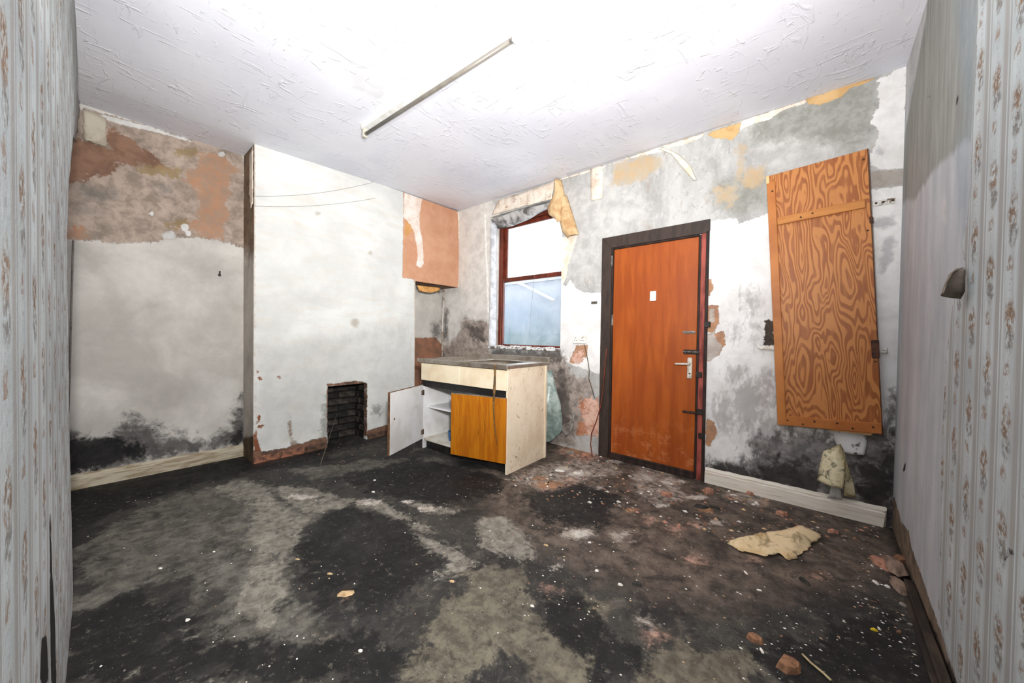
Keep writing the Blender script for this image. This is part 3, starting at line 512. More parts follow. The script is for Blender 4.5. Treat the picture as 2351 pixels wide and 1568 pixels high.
# ---- window
mahog = plain('mahogany_paint', c(116, 52, 34), c(84, 36, 24), scale=9, stretch=(2, 2, 0.7), rough=0.45)
win = empty('window_1', (WX0, B+0.18, WZ0), kind='structure', label='brown sash window with dirty glass above the sink unit')
def wbox(name, x0, x1, y0, y1, z0, z1, mat=mahog, parent=win, bev=0.004):
    lx, ly, lz = WX0, B+0.18, WZ0
    return MB().box(x0-lx, x1-lx, y0-ly, y1-ly, z0-lz, z1-lz, bev).make(name, mat, parent)
yf = B+0.17
def window():
    f = MB()
    L = (WX0, yf, WZ0)
    def bx(mb, x0, x1, y0, y1, z0, z1): mb.box(x0-WX0, x1-WX0, y0-(B+0.18), y1-(B+0.18), z0-WZ0, z1-WZ0, 0.004)
    bx(f, WX0, WX0+0.05, yf, yf+0.07, WZ0, WZ1); bx(f, WX1-0.05, WX1, yf, yf+0.07, WZ0, WZ1); bx(f, WX0+0.05, WX1-0.05, yf, yf+0.07, WZ1-0.06, WZ1); bx(f, WX0+0.05, WX1-0.05, yf, yf+0.07, WZ0, WZ0+0.03)
    f.make('window_frame', mahog, win)
    zm = 1.80
    up = MB(); x0, x1 = WX0+0.05, WX1-0.05; y0, y1 = yf+0.042, yf+0.068
    bx(up, x0, x0+0.05, y0, y1, zm, WZ1-0.06); bx(up, x1-0.05, x1, y0, y1, zm, WZ1-0.06); bx(up, x0+0.05, x1-0.05, y0, y1, WZ1-0.11, WZ1-0.06); bx(up, x0+0.05, x1-0.05, y0, y1, zm, zm+0.05)
    us = up.make('upper_sash', mahog, win)
    lo = MB(); y2, y3 = yf+0.008, yf+0.036
    bx(lo, x0, x0+0.022, y2, y3, WZ0+0.03, zm+0.045); bx(lo, x1-0.022, x1, y2, y3, WZ0+0.03, zm+0.045); bx(lo, x0+0.022, x1-0.022, y2, y3, zm-0.005, zm+0.045); bx(lo, x0+0.022, x1-0.022, y2, y3, WZ0+0.03, WZ0+0.05)
    ls = lo.make('lower_sash', mahog, win)
    g = Mat('dirty_glass', 0.05, 0.5); t = g.t; tr = g.node('ShaderNodeBsdfTransparent'); tr.inputs[0].default_value = (0.95, 0.97, 0.98, 1)
    df = g.node('ShaderNodeBsdfDiffuse'); df.inputs[0].default_value = c(214, 222, 230); gl = g.node('ShaderNodeBsdfGlossy'); gl.inputs['Roughness'].default_value = 0.05
    m1 = g.node('ShaderNodeMixShader'); m2 = g.node('ShaderNodeMixShader')
    g.put(m1.inputs[0], g.sm(g.noise(4, 6, 0.7, 0.4), 0.35, 0.75, 0.06, 0.32)); t.links.new(tr.outputs[0], m1.inputs[1]); t.links.new(df.outputs[0], m1.inputs[2])
    m2.inputs[0].default_value = 0.04; t.links.new(m1.outputs[0], m2.inputs[1]); t.links.new(gl.outputs[0], m2.inputs[2])
    t.links.new(m2.outputs[0], t.nodes['Material Output'].inputs[0])
    p = MB(); bx(p, x0+0.048, x1-0.048, y0+0.010, y0+0.014, zm+0.048, WZ1-0.108); p.make('pane', g.m, us)
    p = MB(); bx(p, x0+0.02, x1-0.02, y2+0.012, y2+0.016, WZ0+0.048, zm-0.003); p.make('pane', g.m, ls)
    s = MB(); bx(s, WX0+0.004, WX1-0.004, B-0.03, yf-0.002, WZ0+0.002, WZ0+0.028); s.make('window_sill', plain('flaking_white_sill', c(226, 224, 222), c(110, 98, 90), scale=30, lo=0.46, hi=0.56, bump=0.006), win)
    ri = MB()
    for i in range(26):
        x = random.uniform(WX0+0.08, WX1-0.08)-WX0; y = random.uniform(B-0.02, B+0.12)-(B+0.18); r = random.uniform(0.012, 0.035)
        ri.box(x-r, x+r, y-r*0.6, y+r*0.6, 0.028, 0.028+random.uniform(0.004, 0.016), 0.002)
    ri.make('sill_paint_flakes', plain('paint_flake', c(236, 236, 236), c(150, 140, 132), scale=40), win, kind='stuff')
window()
# torn, sagging soffit paper under the window head
paper_gy = plain('mouldy_soffit_paper', c(196, 194, 192), c(96, 92, 90), scale=9, bump=0.003)
loft('soffit_paper', [(WX0+0.01, B+0.01, WZ1-0.004), (-2.6, B+0.01, WZ1-0.004), (-2.2, B+0.01, WZ1-0.004)], [(WX0+0.01, yf-0.01, WZ1-0.10), (-2.6, yf-0.01, WZ1-0.08), (-2.35, yf-0.01, WZ1-0.01)], paper_gy, bulge=0.035, bdir=(0, 0, -1), ripple=0.02, parent=win, nu=10, nv=24).location = (-WX0, -(B+0.18), -WZ0)
peel_w = plain('peeling_white_paint', c(214, 215, 218), c(176, 176, 180), scale=8, bump=0.002)
loft('peeling_reveal_paint', [(WX0+0.006, B+0.004, 2.52), (WX0+0.006, B+0.004, 1.75), (WX0+0.006, B+0.004, 1.0)], [(WX0+0.006, B+0.12, 2.50), (WX0+0.03, B+0.09, 1.75), (WX0+0.01, B+0.13, 1.0)], peel_w, bulge=0.02, bdir=(1, 0, 0), ripple=0.012, parent=win, nu=6, nv=30).location = (-WX0, -(B+0.18), -WZ0)
run_c = [PB(1232, 565, -0.15), PB(1226, 640, -0.15), PB(1219, 720, -0.15), PB(1215, 775, -0.15)]
MB().tube([tuple(p) for p in run_c], 0.0016, 5).make('sash_cord', plain('grey_cord', c(150, 150, 152), c(120, 120, 122)), label='thin grey cord hanging in front of the window panes', cat='cord')
# ---- yard outside
YARD = Mat('limewashed_yard_wall', 0.9, 0.1); _x, _yv, _z = YARD.sep(YARD.coord())
yn = YARD.math('MULTIPLY_ADD', YARD.math('SUBTRACT', YARD.noise(3, 6, 0.65, 0.4), 0.5), 1.0, _z)
yc = YARD.mix(YARD.sm(yn, 0.75, 1.55), c(110, 142, 144), c(176, 190, 208)); yc = YARD.mix(YARD.sm(yn, 1.5, 2.1), yc, c(214, 218, 232)); YARD.color(yc)
YH = 2.03
yw = MB().box(-7.6, -1.2, 4.75, 4.95, 0, YH, 0.01).make('yard_wall', YARD.m, None, kind='structure', label='limewashed yard wall outside the window, green towards its foot')
MB().prism([(-7.6, 4.72, YH), (-1.2, 4.72, YH-0.0), (-1.2, 4.98, YH), (-7.6, 4.98, YH)], (0, 0, 0.05)).make('coping', plain('pale_coping', c(236, 238, 244), c(200, 204, 214), scale=6), yw)
MB().box(-8, 2, B+0.24, 9, -0.15, -0.02).make('yard_ground', plain('yard_concrete', c(120, 122, 118), c(90, 92, 88), scale=4), None, kind='structure', label='concrete yard ground outside the window')
q0, q1 = on(1, 4.69, 1188, 648), on(1, 4.69, 1272, 690)
MB().tube([tuple(q0), tuple(q1)], 0.028, 10).make('streak_bar', plain('pale_streak', c(240, 242, 246), c(226, 230, 238)), label='pale pole added for the slanting streak seen through the lower window pane', cat='bar')  # made-up bar that draws the pale slanting streak in the lower pane
# ---- door
def door():
    d = empty('door_1', (DX0, B, 0), kind='structure', label='flat orange wood door in a dark brown frame')
    brown = plain('dark_brown_paint', c(66, 54, 48), c(52, 43, 38), scale=9, stretch=(3, 3, 0.6), rough=0.5)
    blk = plain('black_gap_wood', c(36, 29, 27), c(62, 44, 38), scale=14, stretch=(2, 2, 0.5))
    red = plain('red_primed_jamb', c(166, 84, 72), c(112, 54, 46), scale=10, stretch=(2, 2, 0.5), bump=0.003)
    def bx(x0, x1, y0, y1, z0, z1, mb=None, bev=0.003): return (mb or MB()).box(x0-DX0, x1-DX0, y0-B, y1-B, z0, z1, bev)
    def mitre(name, pts, y0, y1): MB().prism([(x-DX0, y0-B, z) for x, z in pts], (0, y1-y0, 0)).make(name, brown, d)
    mitre('architrave', [(-1.582, 0.0), (-1.582, 2.06), (-1.486, 1.958), (-1.486, 0.0)], B-0.02, B)
    mitre('architrave', [(-1.582, 2.062), (-0.672, 2.062), (-0.672, 1.978), (-0.70, 1.960), (-1.486, 1.960)], B-0.02, B)
    bx(-1.49, -1.470, B-0.012, B+0.10, 0, 1.965).make('jamb', blk, d); bx(-1.470, -0.745, B-0.004, B+0.10, 1.945, 1.965).make('jamb', blk, d)
    r = bx(-0.733, -0.697, B-0.010, B+0.10, 0.0, 1.965).make('jamb', red, d); r['label'] = 'red primed jamb'
    bx(-0.752, -0.733, B-0.002, B+0.09, 0.0, 1.955).make('door_stop', blk, d)
    bx(-0.697, -0.675, B-0.016, B, 0.0, 2.05).make('architrave_stub', blk, d)
    bx(-1.47, -0.75, B-0.02, B+0.06, 0.0, 0.035).make('threshold', blk, d)
    dm = Mat('orange_door_veneer', 0.42, 0.4); n = dm.noise(5, 6, 0.6, 0.4, (3, 1, 0.35)); n2 = dm.noise(1.7, 4, 0.6)
    col = dm.mix(dm.sm(n, 0.35, 0.65), c(170, 85, 26), c(148, 68, 17)); col = dm.mix(dm.sm(n2, 0.45, 0.7, 0, 0.6), col, c(150, 68, 26))
    x, y, z = dm.sep(dm.coord()); low = dm.math('MULTIPLY', dm.sm(z, 0.55, 0.1), dm.sm(dm.noise(9, 6, 0.7), 0.5, 0.62, 0, 0.5)); col = dm.mix(low, col, c(206, 132, 86)); dm.color(col)
    lf = bx(-1.468, -0.753, B-0.002, B+0.038, 0.04, 1.942).make('door_leaf', dm.m, d)
    bx(-1.466, -0.755, B-0.016, B-0.002, 0.036, 0.06).make('weather_bar', blk, d)
    white = plain('white_plastic', c(240, 238, 234), c(222, 218, 210), scale=20, rough=0.35)
    steel = plain('satin_metal', c(190, 186, 178), c(130, 124, 116), scale=30, rough=0.35, metal=0.7); black = plain('black_iron', c(34, 30, 28), c(60, 52, 48), scale=30, rough=0.5)
    p = PB(1500, 680); bx(p[0]-0.026, p[0]+0.026, B-0.016, B-0.002, p[2]-0.042, p[2]+0.042, None, 0.004).make('white_plate', white, d)['label'] = 'small white plastic plate'
    p = PB(1584, 845); hp = bx(p[0]-0.018, p[0]+0.018, B-0.014, B-0.002, p[2]-0.085, p[2]+0.085, None, 0.004).make('handle_plate', plain('ivory_metal', c(222, 216, 204), c(170, 160, 146), scale=26, rough=0.4), d)
    lz = p[2]+0.035
    MB().tube([(p[0]-DX0, -0.014, lz), (p[0]-DX0, -0.05, lz), (p[0]-DX0-0.02, -0.056, lz), (p[0]-DX0-0.10, -0.056, lz-0.004)], [0.009, 0.009, 0.009, 0.007]).make('lever', plain('ivory_lever', c(226, 220, 208), c(190, 182, 168), scale=26, rough=0.35), hp, True)
    MB().tube([(p[0]-DX0, -0.016, p[2]-0.045), (p[0]-DX0, -0.012, p[2]-0.045)], 0.006).make('keyhole', black, hp)
    q = PB(1580, 763); b = bx(q[0]-0.035, q[0]+0.05, B-0.008, B-0.002, q[2]-0.012, q[2]+0.012).make('bolt', steel, d)
    MB().tube([(q[0]-DX0-0.04, -0.014, q[2]), (q[0]-DX0+0.06, -0.014, q[2])], 0.005).tube([(q[0]-DX0-0.02, -0.014, q[2]), (q[0]-DX0-0.02, -0.034, q[2])], 0.004).make('bolt_rod', steel, b)
    q = PB(1585, 808); b = bx(q[0]-0.05, q[0]+0.05, B-0.010, B-0.002, q[2]-0.018, q[2]+0.018).make('bolt', black, d)
    MB().tube([(q[0]-DX0-0.05, -0.016, q[2]), (q[0]-DX0+0.07, -0.016, q[2])], 0.008).tube([(q[0]-DX0-0.03, -0.014, q[2]), (q[0]-DX0-0.03, -0.036, q[2]-0.015)], 0.005).make('bolt_rod', plain('worn_iron', c(70, 64, 60), c(120, 114, 108), scale=40, rough=0.4, metal=0.5), b)
    q = PB(1583, 946); b = bx(q[0]-0.05, q[0]+0.04, B-0.008, B-0.002, q[2]-0.010, q[2]+0.010).make('bolt', plain('rusty_iron', c(88, 56, 40), c(50, 36, 30), scale=30), d)
    MB().tube([(q[0]-DX0-0.05, -0.014, q[2]), (q[0]-DX0+0.10, -0.014, q[2])], 0.006).make('bolt_rod', black, b)
    for (u, v) in ((1608, 945), (1612, 1000), (1625, 745), (1606, 860)):
        q = PB(u, v); bx(q[0]-0.022, q[0]+0.022, B-0.026, B-0.008, q[2]-0.022, q[2]+0.022).make('keep', black, d)
    for (u, v) in ((1406, 600), (1407, 735)):
        q = PB(u, v); bx(q[0]-0.006, q[0]+0.008, B-0.02, B-0.004, q[2]-0.05, q[2]+0.05).make('hinge', steel, d)
    MB().tube([(p[0]-DX0, 0, 0.5)]*1+[(p[0]-DX0, 0.001, 0.5)], 0.001).b.free()
door()
# ================================================================== THINGS
# ---- fluorescent batten
def batten():
    a, b = PC(836, 308, H-0.075), PC(1187, 82, H-0.075); mid = (a+b)/2; L = float(np.linalg.norm(b-a)); ang = math.atan2(b[1]-a[1], b[0]-a[0])
    t = empty('fluorescent_light', (mid[0], mid[1], H), ang, label='white fluorescent batten light with one bare tube on the ceiling', cat='light')
    wh = plain('batten_white', c(232, 232, 230), c(214, 212, 206), scale=10, rough=0.4)
    MB().prism([(-L/2, -0.032, 0), (-L/2, 0.032, 0), (-L/2, 0.022, -0.045), (-L/2, -0.022, -0.045)], (L, 0, 0)).make('batten_body', wh, t)
    tb = plain('shade_grey_tube', c(118, 113, 105), c(104, 98, 90), scale=6, rough=0.25, spec=0.5)  # white tube coloured grey all over to stand in for its shaded underside
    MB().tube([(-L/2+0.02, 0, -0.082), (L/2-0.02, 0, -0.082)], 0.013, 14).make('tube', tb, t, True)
    for s in (-1, 1):
        e = MB().box(s*(L/2-0.012)-0.012, s*(L/2-0.012)+0.012, -0.017, 0.017, -0.102, -0.04, 0.004).make('lamp_holder', plain('yellowed_plastic', c(206, 200, 184), c(176, 168, 150), scale=14), t)
        MB().tube([(s*(L/2-0.045), 0, -0.082), (s*(L/2-0.022), 0, -0.082)], 0.0136, 12).make('end_cap', plain('dull_metal', c(150, 146, 140), c(120, 116, 110), scale=20, rough=0.4, metal=0.6), t)
batten()
# ---- sink unit
def sink_unit():
    t = empty('sink_unit', (-1.904, 2.165, 0), math.radians(2.6), label='old cream kitchen sink unit with one white door hanging open and one wood grain door', cat='cabinet')
    cm = Mat('stained_cream_laminate', 0.5, 0.35); cc_ = cm.mix(cm.sm(cm.noise(3.5, 6, 0.65), 0.38, 0.68), c(240, 226, 202), c(222, 204, 176))
    cc_ = cm.mix(cm.sm(cm.noise(16, 6, 0.75, 0.8, (1, 1.6, 0.8)), 0.60, 0.65, 0, 0.8), cc_, c(136, 100, 70)); cm.color(cc_); cream = cm.m
    front = plain('cream_drawer_front', c(242, 228, 200), c(228, 208, 176), scale=4, rough=0.45)
    white = plain('white_laminate', c(232, 232, 232), c(214, 212, 208), scale=4, rough=0.5); blk = plain('black_plinth', c(26, 26, 27), c(44, 42, 40), scale=12, rough=0.5)
    Wd, Dp = 1.09, 0.575
    MB().box(-0.018, 0, -0.004, Dp, 0, 0.862, 0.002).make('side_panel', cream, t); MB().box(-Wd, -Wd+0.018, 0, Dp, 0, 0.862, 0.002).make('side_panel', white, t)
    MB().box(0.0, 0.006, Dp-0.032, Dp, 0, 0.862, 0.002).make('edge_strip', front, t)
    MB().box(-Wd+0.018, -0.018, Dp-0.012, Dp-0.006, 0.09, 0.86).make('back_panel', white, t)
    MB().box(-Wd+0.018, -0.018, 0.004, Dp-0.012, 0.085, 0.103).make('base_panel', plain('grubby_white_laminate', c(226, 222, 212), c(196, 186, 168), scale=7), t)
    MB().box(-Wd+0.018, -0.018, 0.05, Dp-0.012, 0.40, 0.416).make('shelf', white, t)
    MB().box(-Wd+0.03, -0.02, 0.03, 0.045, 0, 0.085).make('plinth', blk, t)
    MB().box(-Wd+0.002, -0.018, -0.001, 0.016, 0.622, 0.69).make('rail', blk, t)
    MB().box(-Wd/2-0.01, -Wd/2+0.01, -0.002, 0.004, 0.684, 0.85).make('dark_gap_strip', blk, t); MB().box(-Wd, -Wd/2-0.003, -0.02, -0.002, 0.684, 0.85, 0.002).make('drawer_front', front, t); MB().box(-Wd/2+0.003, -0.006, -0.02, -0.002, 0.684, 0.85, 0.002).make('drawer_front', front, t)  # black strip added behind the drawer joint so the gap reads as shaded
    # pressed steel top: rim, drainer with flutes, bowl, upstand
    sm_ = Mat('dull_stainless', 0.36, 0.5, 0.75); sc_ = sm_.mix(sm_.sm(sm_.noise(7, 7, 0.7, 0.4), 0.38, 0.66), c(176, 168, 157), c(142, 130, 116)); sm_.color(sc_); sm_.put(sm_.bs.inputs['Roughness'], sm_.sm(sm_.noise(11, 5), 0.35, 0.65, 0.25, 0.5)); steel = sm_.m
    x0, x1, y0, y1, z1 = -1.145, 0.012, -0.028, 0.60, 0.892
    bx0, bx1, by0, by1 = -0.56, -0.10, 0.08, 0.46
    w = MB(); w.box(x0, bx0, y0, y1, z1-0.028, z1, 0.004).box(bx1, x1, y0, y1, z1-0.028, z1, 0.004).box(bx0, bx1, y0, by0, z1-0.028, z1, 0.004).box(bx0, bx1, by1, y1, z1-0.028, z1, 0.004)
    w.box(x0, x1, y0-0.004, y0+0.008, z1-0.036, z1+0.004, 0.003)
    top = w.make('worktop', steel, t)
    MB().box(x0, x1, y1-0.012, y1+0.004, z1-0.028, z1+0.042, 0.003).make('upstand', steel, top)
    b = MB(); b.box(bx0, bx1, by0, by1, z1-0.17, z1-0.165).box(bx0-0.003, bx0, by0, by1, z1-0.17, z1-0.002).box(bx1, bx1+0.003, by0, by1, z1-0.17, z1-0.002).box(bx0, bx1, by0-0.003, by0, z1-0.17, z1-0.002).box(bx0, bx1, by1, by1+0.003, z1-0.17, z1-0.002).make('sink_bowl', steel, top)
    MB().tube([(-0.33, 0.27, z1-0.166), (-0.33, 0.27, z1-0.160)], 0.03, 14).make('drain', plain('drain_metal', c(110, 106, 100), c(70, 66, 60), metal=0.6, rough=0.4), top)
    g = MB()
    for i in range(9): g.box(-1.10, -0.62, 0.07+i*0.048, 0.082+i*0.048, z1-0.001, z1+0.003, 0.001)
    g.make('drainer_flutes', steel, top)
    # hanging doors
    wg = Mat('teak_laminate', 0.4, 0.4); n = wg.noise(6, 6, 0.6, 0.8, (5, 5, 0.45)); col = wg.mix(wg.sm(n, 0.38, 0.62), c(192, 118, 20), c(168, 94, 14)); col = wg.mix(wg.sm(wg.noise(9, 5, 0.65, 1.0, (6, 6, 0.35), (3, 0, 1)), 0.60, 0.68, 0, 0.7), col, c(120, 70, 16)); wg.color(col)
    dr = MB().box(-0.53, 0, -0.018, 0, 0, 0.53, 0.002).make('door', wg.m, t); dr.location = (-0.006, -0.004, 0.095); dr.rotation_euler = (0, 0, math.radians(13)); dr['label'] = 'wood grain door standing ajar'
    MB().box(-0.53, 0, -0.0195, 0.0005, 0.5295, 0.533).make('door_edging', plain('grey_edging', c(150, 140, 124), c(110, 100, 88)), dr)
    dl = MB().box(0, 0.54, 0, 0.018, 0, 0.535, 0.002).make('door', white, t); dl.location = (-Wd+0.01, -0.022, 0.10); dl.rotation_euler = (0, 0, math.radians(-68)); dl['label'] = 'white inside of the door hanging wide open'
    MB().box(0.5405, 0.5435, -0.001, 0.019, 0, 0.537).box(0, 0.54, -0.001, 0.019, 0.535, 0.538).make('door_edging', plain('brown_edging', c(120, 86, 56), c(84, 60, 42)), dl)
    MB().tube([(0.475, 0.0185, 0.30), (0.475, 0.0172, 0.30)], 0.010, 12).tube([(0.475, 0.022, 0.30), (0.475, 0.017, 0.30)], 0.006, 10).make('catch', plain('brown_catch', c(120, 82, 54), c(80, 54, 38)), dl)
    for z in (0.07, 0.46):
        MB().box(-0.006, 0.034, 0.016, 0.03, z-0.022, z+0.022, 0.003).tube([(0.0, 0.024, z-0.026), (0.0, 0.024, z+0.026)], 0.006).make('hinge', plain('tarnished_hinge', c(116, 100, 84), c(70, 60, 50), metal=0.4), dl)
    return t
unit = sink_unit()
def in_unit(x, y, z): 
    a = math.radians(2.6); return np.array([-1.904+x*math.cos(a)-y*math.sin(a), 2.165+x*math.sin(a)+y*math.cos(a), z])
def cup():
    p = in_unit(-0.80, 0.13, 0.1035); b = bmesh.new(); prof = [(0.0, 0), (0.030, 0), (0.038, 0.09), (0.035, 0.09), (0.028, 0.006), (0.0, 0.006)]; n = 16
    rings = [[b.verts.new((r*math.cos(k*2*math.pi/n), r*math.sin(k*2*math.pi/n), z)) for k in range(n)] if r else [b.verts.new((0, 0, z))] for r, z in prof]
    for i in range(len(rings)-1):
        A_, B_ = rings[i], rings[i+1]
        for k in range(n):
            if len(A_) == 1: b.faces.new((A_[0], B_[(k+1) % n], B_[k]))
            elif len(B_) == 1: b.faces.new((A_[k], A_[(k+1) % n], B_[0]))
            else: b.faces.new((A_[k], A_[(k+1) % n], B_[(k+1) % n], B_[k]))
    bmesh.ops.recalc_face_normals(b, faces=b.faces); me = bpy.data.meshes.new('cup'); b.to_mesh(me); b.free()
    o = link('cup', me, plain('blue_plastic', c(70, 110, 160), c(54, 90, 140)), label='small blue plastic cup on the bottom of the sink unit', cat='cup'); o.location = p
cup()
# dirty cobweb hanging down the front of the unit, and pale strands
web_m = plain('brown_cobweb', c(120, 92, 50), c(64, 48, 30), scale=30)
pts = [in_unit(-0.10, -0.048, 0.890), in_unit(-0.102, -0.046, 0.80), in_unit(-0.105, -0.048, 0.68), in_unit(-0.095, -0.066, 0.55), in_unit(-0.08, -0.068, 0.40), in_unit(-0.05, -0.064, 0.24)]
MB().tube([tuple(p) for p in pts], [0.010, 0.008, 0.011, 0.006, 0.005, 0.001], 6).make('cobweb', web_m, label='thick brown cobweb strand hanging down front of the sink unit', cat='cobweb')
strand = plain('pale_cobweb', c(132, 124, 108), c(104, 96, 82), scale=30)
q0 = in_unit(-1.08, -0.03, 0.68)
MB().tube([tuple(q0), tuple(q0+np.array([0.004, -0.02, -0.3])), tuple(q0+np.array([0.03, -0.10, -0.672]))], [0.0025, 0.002, 0.0012], 5).make('cobweb', strand, label='thin pale cobweb thread hanging from the drawer front beside the open door', cat='cobweb')
w0 = PA(774, 950, 0.01); w1 = PF(735, 1068)
MB().tube([tuple(w0), tuple((w0+w1)/2+np.array([0, -0.02, -0.06])), tuple(w1)], [0.0008, 0.0016, 0.003], 5).make('cobweb', strand, label='grey cobweb trailing from the hearth hole to the floor', cat='cobweb')
for (u0, v0, um, vm, u1, v1, lab) in ((583, 450, 730, 455, 880, 412, 'upper dark cobweb thread sagging across top of the chimney breast'), (583, 473, 720, 480, 862, 455, 'lower dark cobweb thread sagging across top of the chimney breast')):
    pp = [PA(u0+(u1-u0)*t, v0*(1-t)**2+2*vm*t*(1-t)+v1*t*t, 0.006) for t in np.linspace(0, 1, 9)]
    MB().tube([tuple(p) for p in pp], 0.0016, 5).make('cobweb', plain('dark_cobweb', c(150, 148, 140), c(128, 126, 118)), label=lab, cat='cobweb')
# ---- plywood hatch board on the north wall
def board():
    w, h, th = 0.503, 1.735, 0.018
    t = empty('plywood_board', (0.042, B-0.02, 0.558), 0); t.rotation_euler = (math.radians(0.0), math.radians(-3.3), 0)
    tag(t, 'tall tilted orange plywood board with battens hung on the wall', 'board')
    pm = Mat('figured_plywood', 0.5, 0.35)
    n = pm.noise(2.2, 2.0, 0.45, 0.25, (4.0, 1, 0.80), (3.3, 0, 1.7)); f = pm.math('FRACT', pm.math('MULTIPLY', n, 17.0))
    band = pm.math('MULTIPLY', pm.sm(f, 0.38, 0.56), pm.sm(f, 1.0, 0.88)); band = pm.math('MULTIPLY', band, pm.sm(pm.noise(60, 3, 0.6, 0, (1, 1, 0.1)), 0.25, 0.55, 0.55, 1.0))
    col = pm.mix(band, c(194, 128, 70), c(152, 88, 44)); col = pm.mix(pm.sm(pm.noise(1.5, 4), 0.5, 0.75, 0, 0.3), col, c(140, 80, 42)); pm.color(col); pm.bump(band, 0.001)
    wb = plain('orange_batten', c(190, 120, 60), c(166, 98, 46), scale=6, stretch=(0.4, 1, 0.4), rough=0.5); wl = plain('pale_batten', c(198, 134, 74), c(176, 112, 60), scale=8, stretch=(0.3, 1, 2))
    pale = plain('fresh_wood', c(236, 190, 140), c(220, 168, 116), scale=10); edge_m = plain('dark_ply_edge', c(96, 58, 32), c(66, 42, 26), scale=20)
    MB().box(-w/2, w/2, -th-0.022, -0.022, 0, h, 0.002).make('plywood_sheet', pm.m, t)
    MB().box(-w/2-0.001, -w/2+0.004, -0.022, 0.0, 0.03, h-0.08).box(w/2-0.02, w/2, -0.022, 0.0, 0.02, h-0.02).make('rear_batten', edge_m, t)
    yb = -th-0.022
    MB().box(-w/2-0.004, -w/2+0.044, yb-0.020, yb, 0.0, h-0.05, 0.003).make('side_batten', wb, t)
    MB().box(-w/2-0.006, -w/2+0.012, yb-0.021, yb+0.02, h-0.06, h-0.005, 0.002).make('batten_stub', pale, t)
    MB().box(-w/2+0.045, w/2-0.025, yb-0.018, yb, h-0.36, h-0.308, 0.003).make('cross_batten', wl, t)
    MB().box(-w/2+0.006, w/2-0.004, yb-0.018, yb, 0.002, 0.066, 0.003).make('bottom_batten', wb, t)
    MB().prism([(-0.01, yb+0.004, 0.002), (0.21, yb+0.004, 0.002), (0.20, yb+0.004, -0.016), (0.02, yb+0.004, -0.008)], (0, 0.02, 0)).make('splinter', pale, t)
    MB().box(w/2-0.004, w/2+0.001, yb-0.001, yb+th+0.001, 0.0, h).make('worn_edge', edge_m, t)
    nail = plain('nail_head', c(70, 46, 30), c(44, 32, 24))
    for (x, z, y) in [(x, 0.034+d, -0.018) for x, d in ((-0.20, 0.004), (-0.12, -.014), (-0.06, 0.01), (0.05, .012), (0.12, -.012), (0.21, .006))]+[(-0.02, h-0.33, -0.018), (-0.08, h-0.34, -0.018), (0.23, h-0.06, 0), (-0.225, h-0.12, -0.02), (0.232, h-0.5, 0), (0.236, h-1.3, 0)]:
        MB().tube([(x, yb+y+0.001, z), (x, yb+y-0.002, z)], 0.006, 8).make('nail', nail, t)
    dk = plain('rusty_iron', (0, 0, 0, 1))
    MB().box(w/2-0.03, w/2+0.004, yb-0.006, yb+0.004, h-1.28, h-1.17, 0.003).make('hinge_leaf', dk, t); MB().box(w/2-0.01, w/2+0.006, yb-0.006, yb+0.004, h-0.46, h-0.42, 0.003).make('hinge_leaf', dk, t)
board()
# ---- electrical bits
plastic = plain('white_plastic', (1, 1, 1, 1)); hole = plain('socket_hole', c(60, 56, 54), c(44, 42, 40))
def double_socket():
    p = PB(1332, 778); t = empty('double_socket', (p[0], B, p[2]), label='white double power socket on the wall between window and door', cat='socket')
    pl = MB().box(-0.073, 0.073, -0.026, 0, -0.043, 0.043, 0.004).make('plate', plastic, t)
    for s in (-1, 1):
        MB().box(s*0.036-0.009+s*0.014, s*0.036+0.009+s*0.014, -0.030, -0.025, 0.012, 0.030, 0.002).make('switch', plain('ivory_switch', c(226, 222, 214), c(206, 200, 190)), t)
        g = MB(); x = s*0.036
        g.box(x-0.004, x+0.004, -0.0268, -0.0255, 0.004, 0.014).box(x-0.016, x-0.007, -0.0268, -0.0255, -0.018, -0.012).box(x+0.007, x+0.016, -0.0268, -0.0255, -0.018, -0.012).make('pin_holes', hole, pl)
double_socket()
def south_switch():
    p = PD(127, 845); t = empty('wall_switch', (p[0], D, p[2]), label='broken switch box on the sagging wallpaper by the alcove', cat='switch')
    MB().box(-0.06, 0.06, 0, 0.022, -0.068, 0.068, 0.004).make('back_box', plain('worn_plastic', c(222, 214, 204), c(186, 160, 140), scale=30, lo=0.45, hi=0.55), t)
    MB().box(-0.012, 0.012, 0.022, 0.027, -0.024, 0.0, 0.002).make('rocker', plain('ivory_switch', (1, 1, 1, 1)), t)
    MB().box(-0.045, 0.045, 0.022, 0.025, 0.02, 0.055, 0.001).make('cracked_cover', plastic, t)
south_switch()
cab_red = plain('red_cable', c(130, 60, 40), c(90, 46, 34)); cab_gr = plain('brown_cable', c(92, 80, 62), c(70, 60, 48)); pipe_m = plain('painted_pipe', c(206, 200, 192), c(150, 130, 110), scale=14)
def run(name, pts, r, mat, label, cat, **kw): return MB().tube([tuple(p) for p in pts], r, 8).make(name, mat, None, True, label=label, cat=cat, **kw)
run('cable', [PB(1393, 800, 0.026), PB(1388, 850, 0.028), PB(1384, 900, 0.03), PB(1380, 930, 0.03), PB(1368, 970, 0.02), PB(1358, 995, 0.02), PB(1356, 1020, 0.02), PF(1360, 1048, 0.006)], 0.005, cab_red, 'loose reddish cable hanging down beside the door frame', 'cable')
run('cable', [PB(1342, 791, 0.012), PB(1350, 830, 0.012), PB(1353, 852, 0.012), PB(1352, 870, 0.012), PB(1360, 895, 0.012), PB(1365, 915, 0.012)], 0.004, cab_gr, 'thin dull cable dropping from below the double socket', 'cable')
run('pipe', [PL(1019, 655, 0.03), PL(1018, 700, 0.03), PL(1016, 745, 0.03), PL(1015, 830, 0.03)], 0.012, pipe_m, 'white painted pipe in the recess under the boxing', 'pipe')
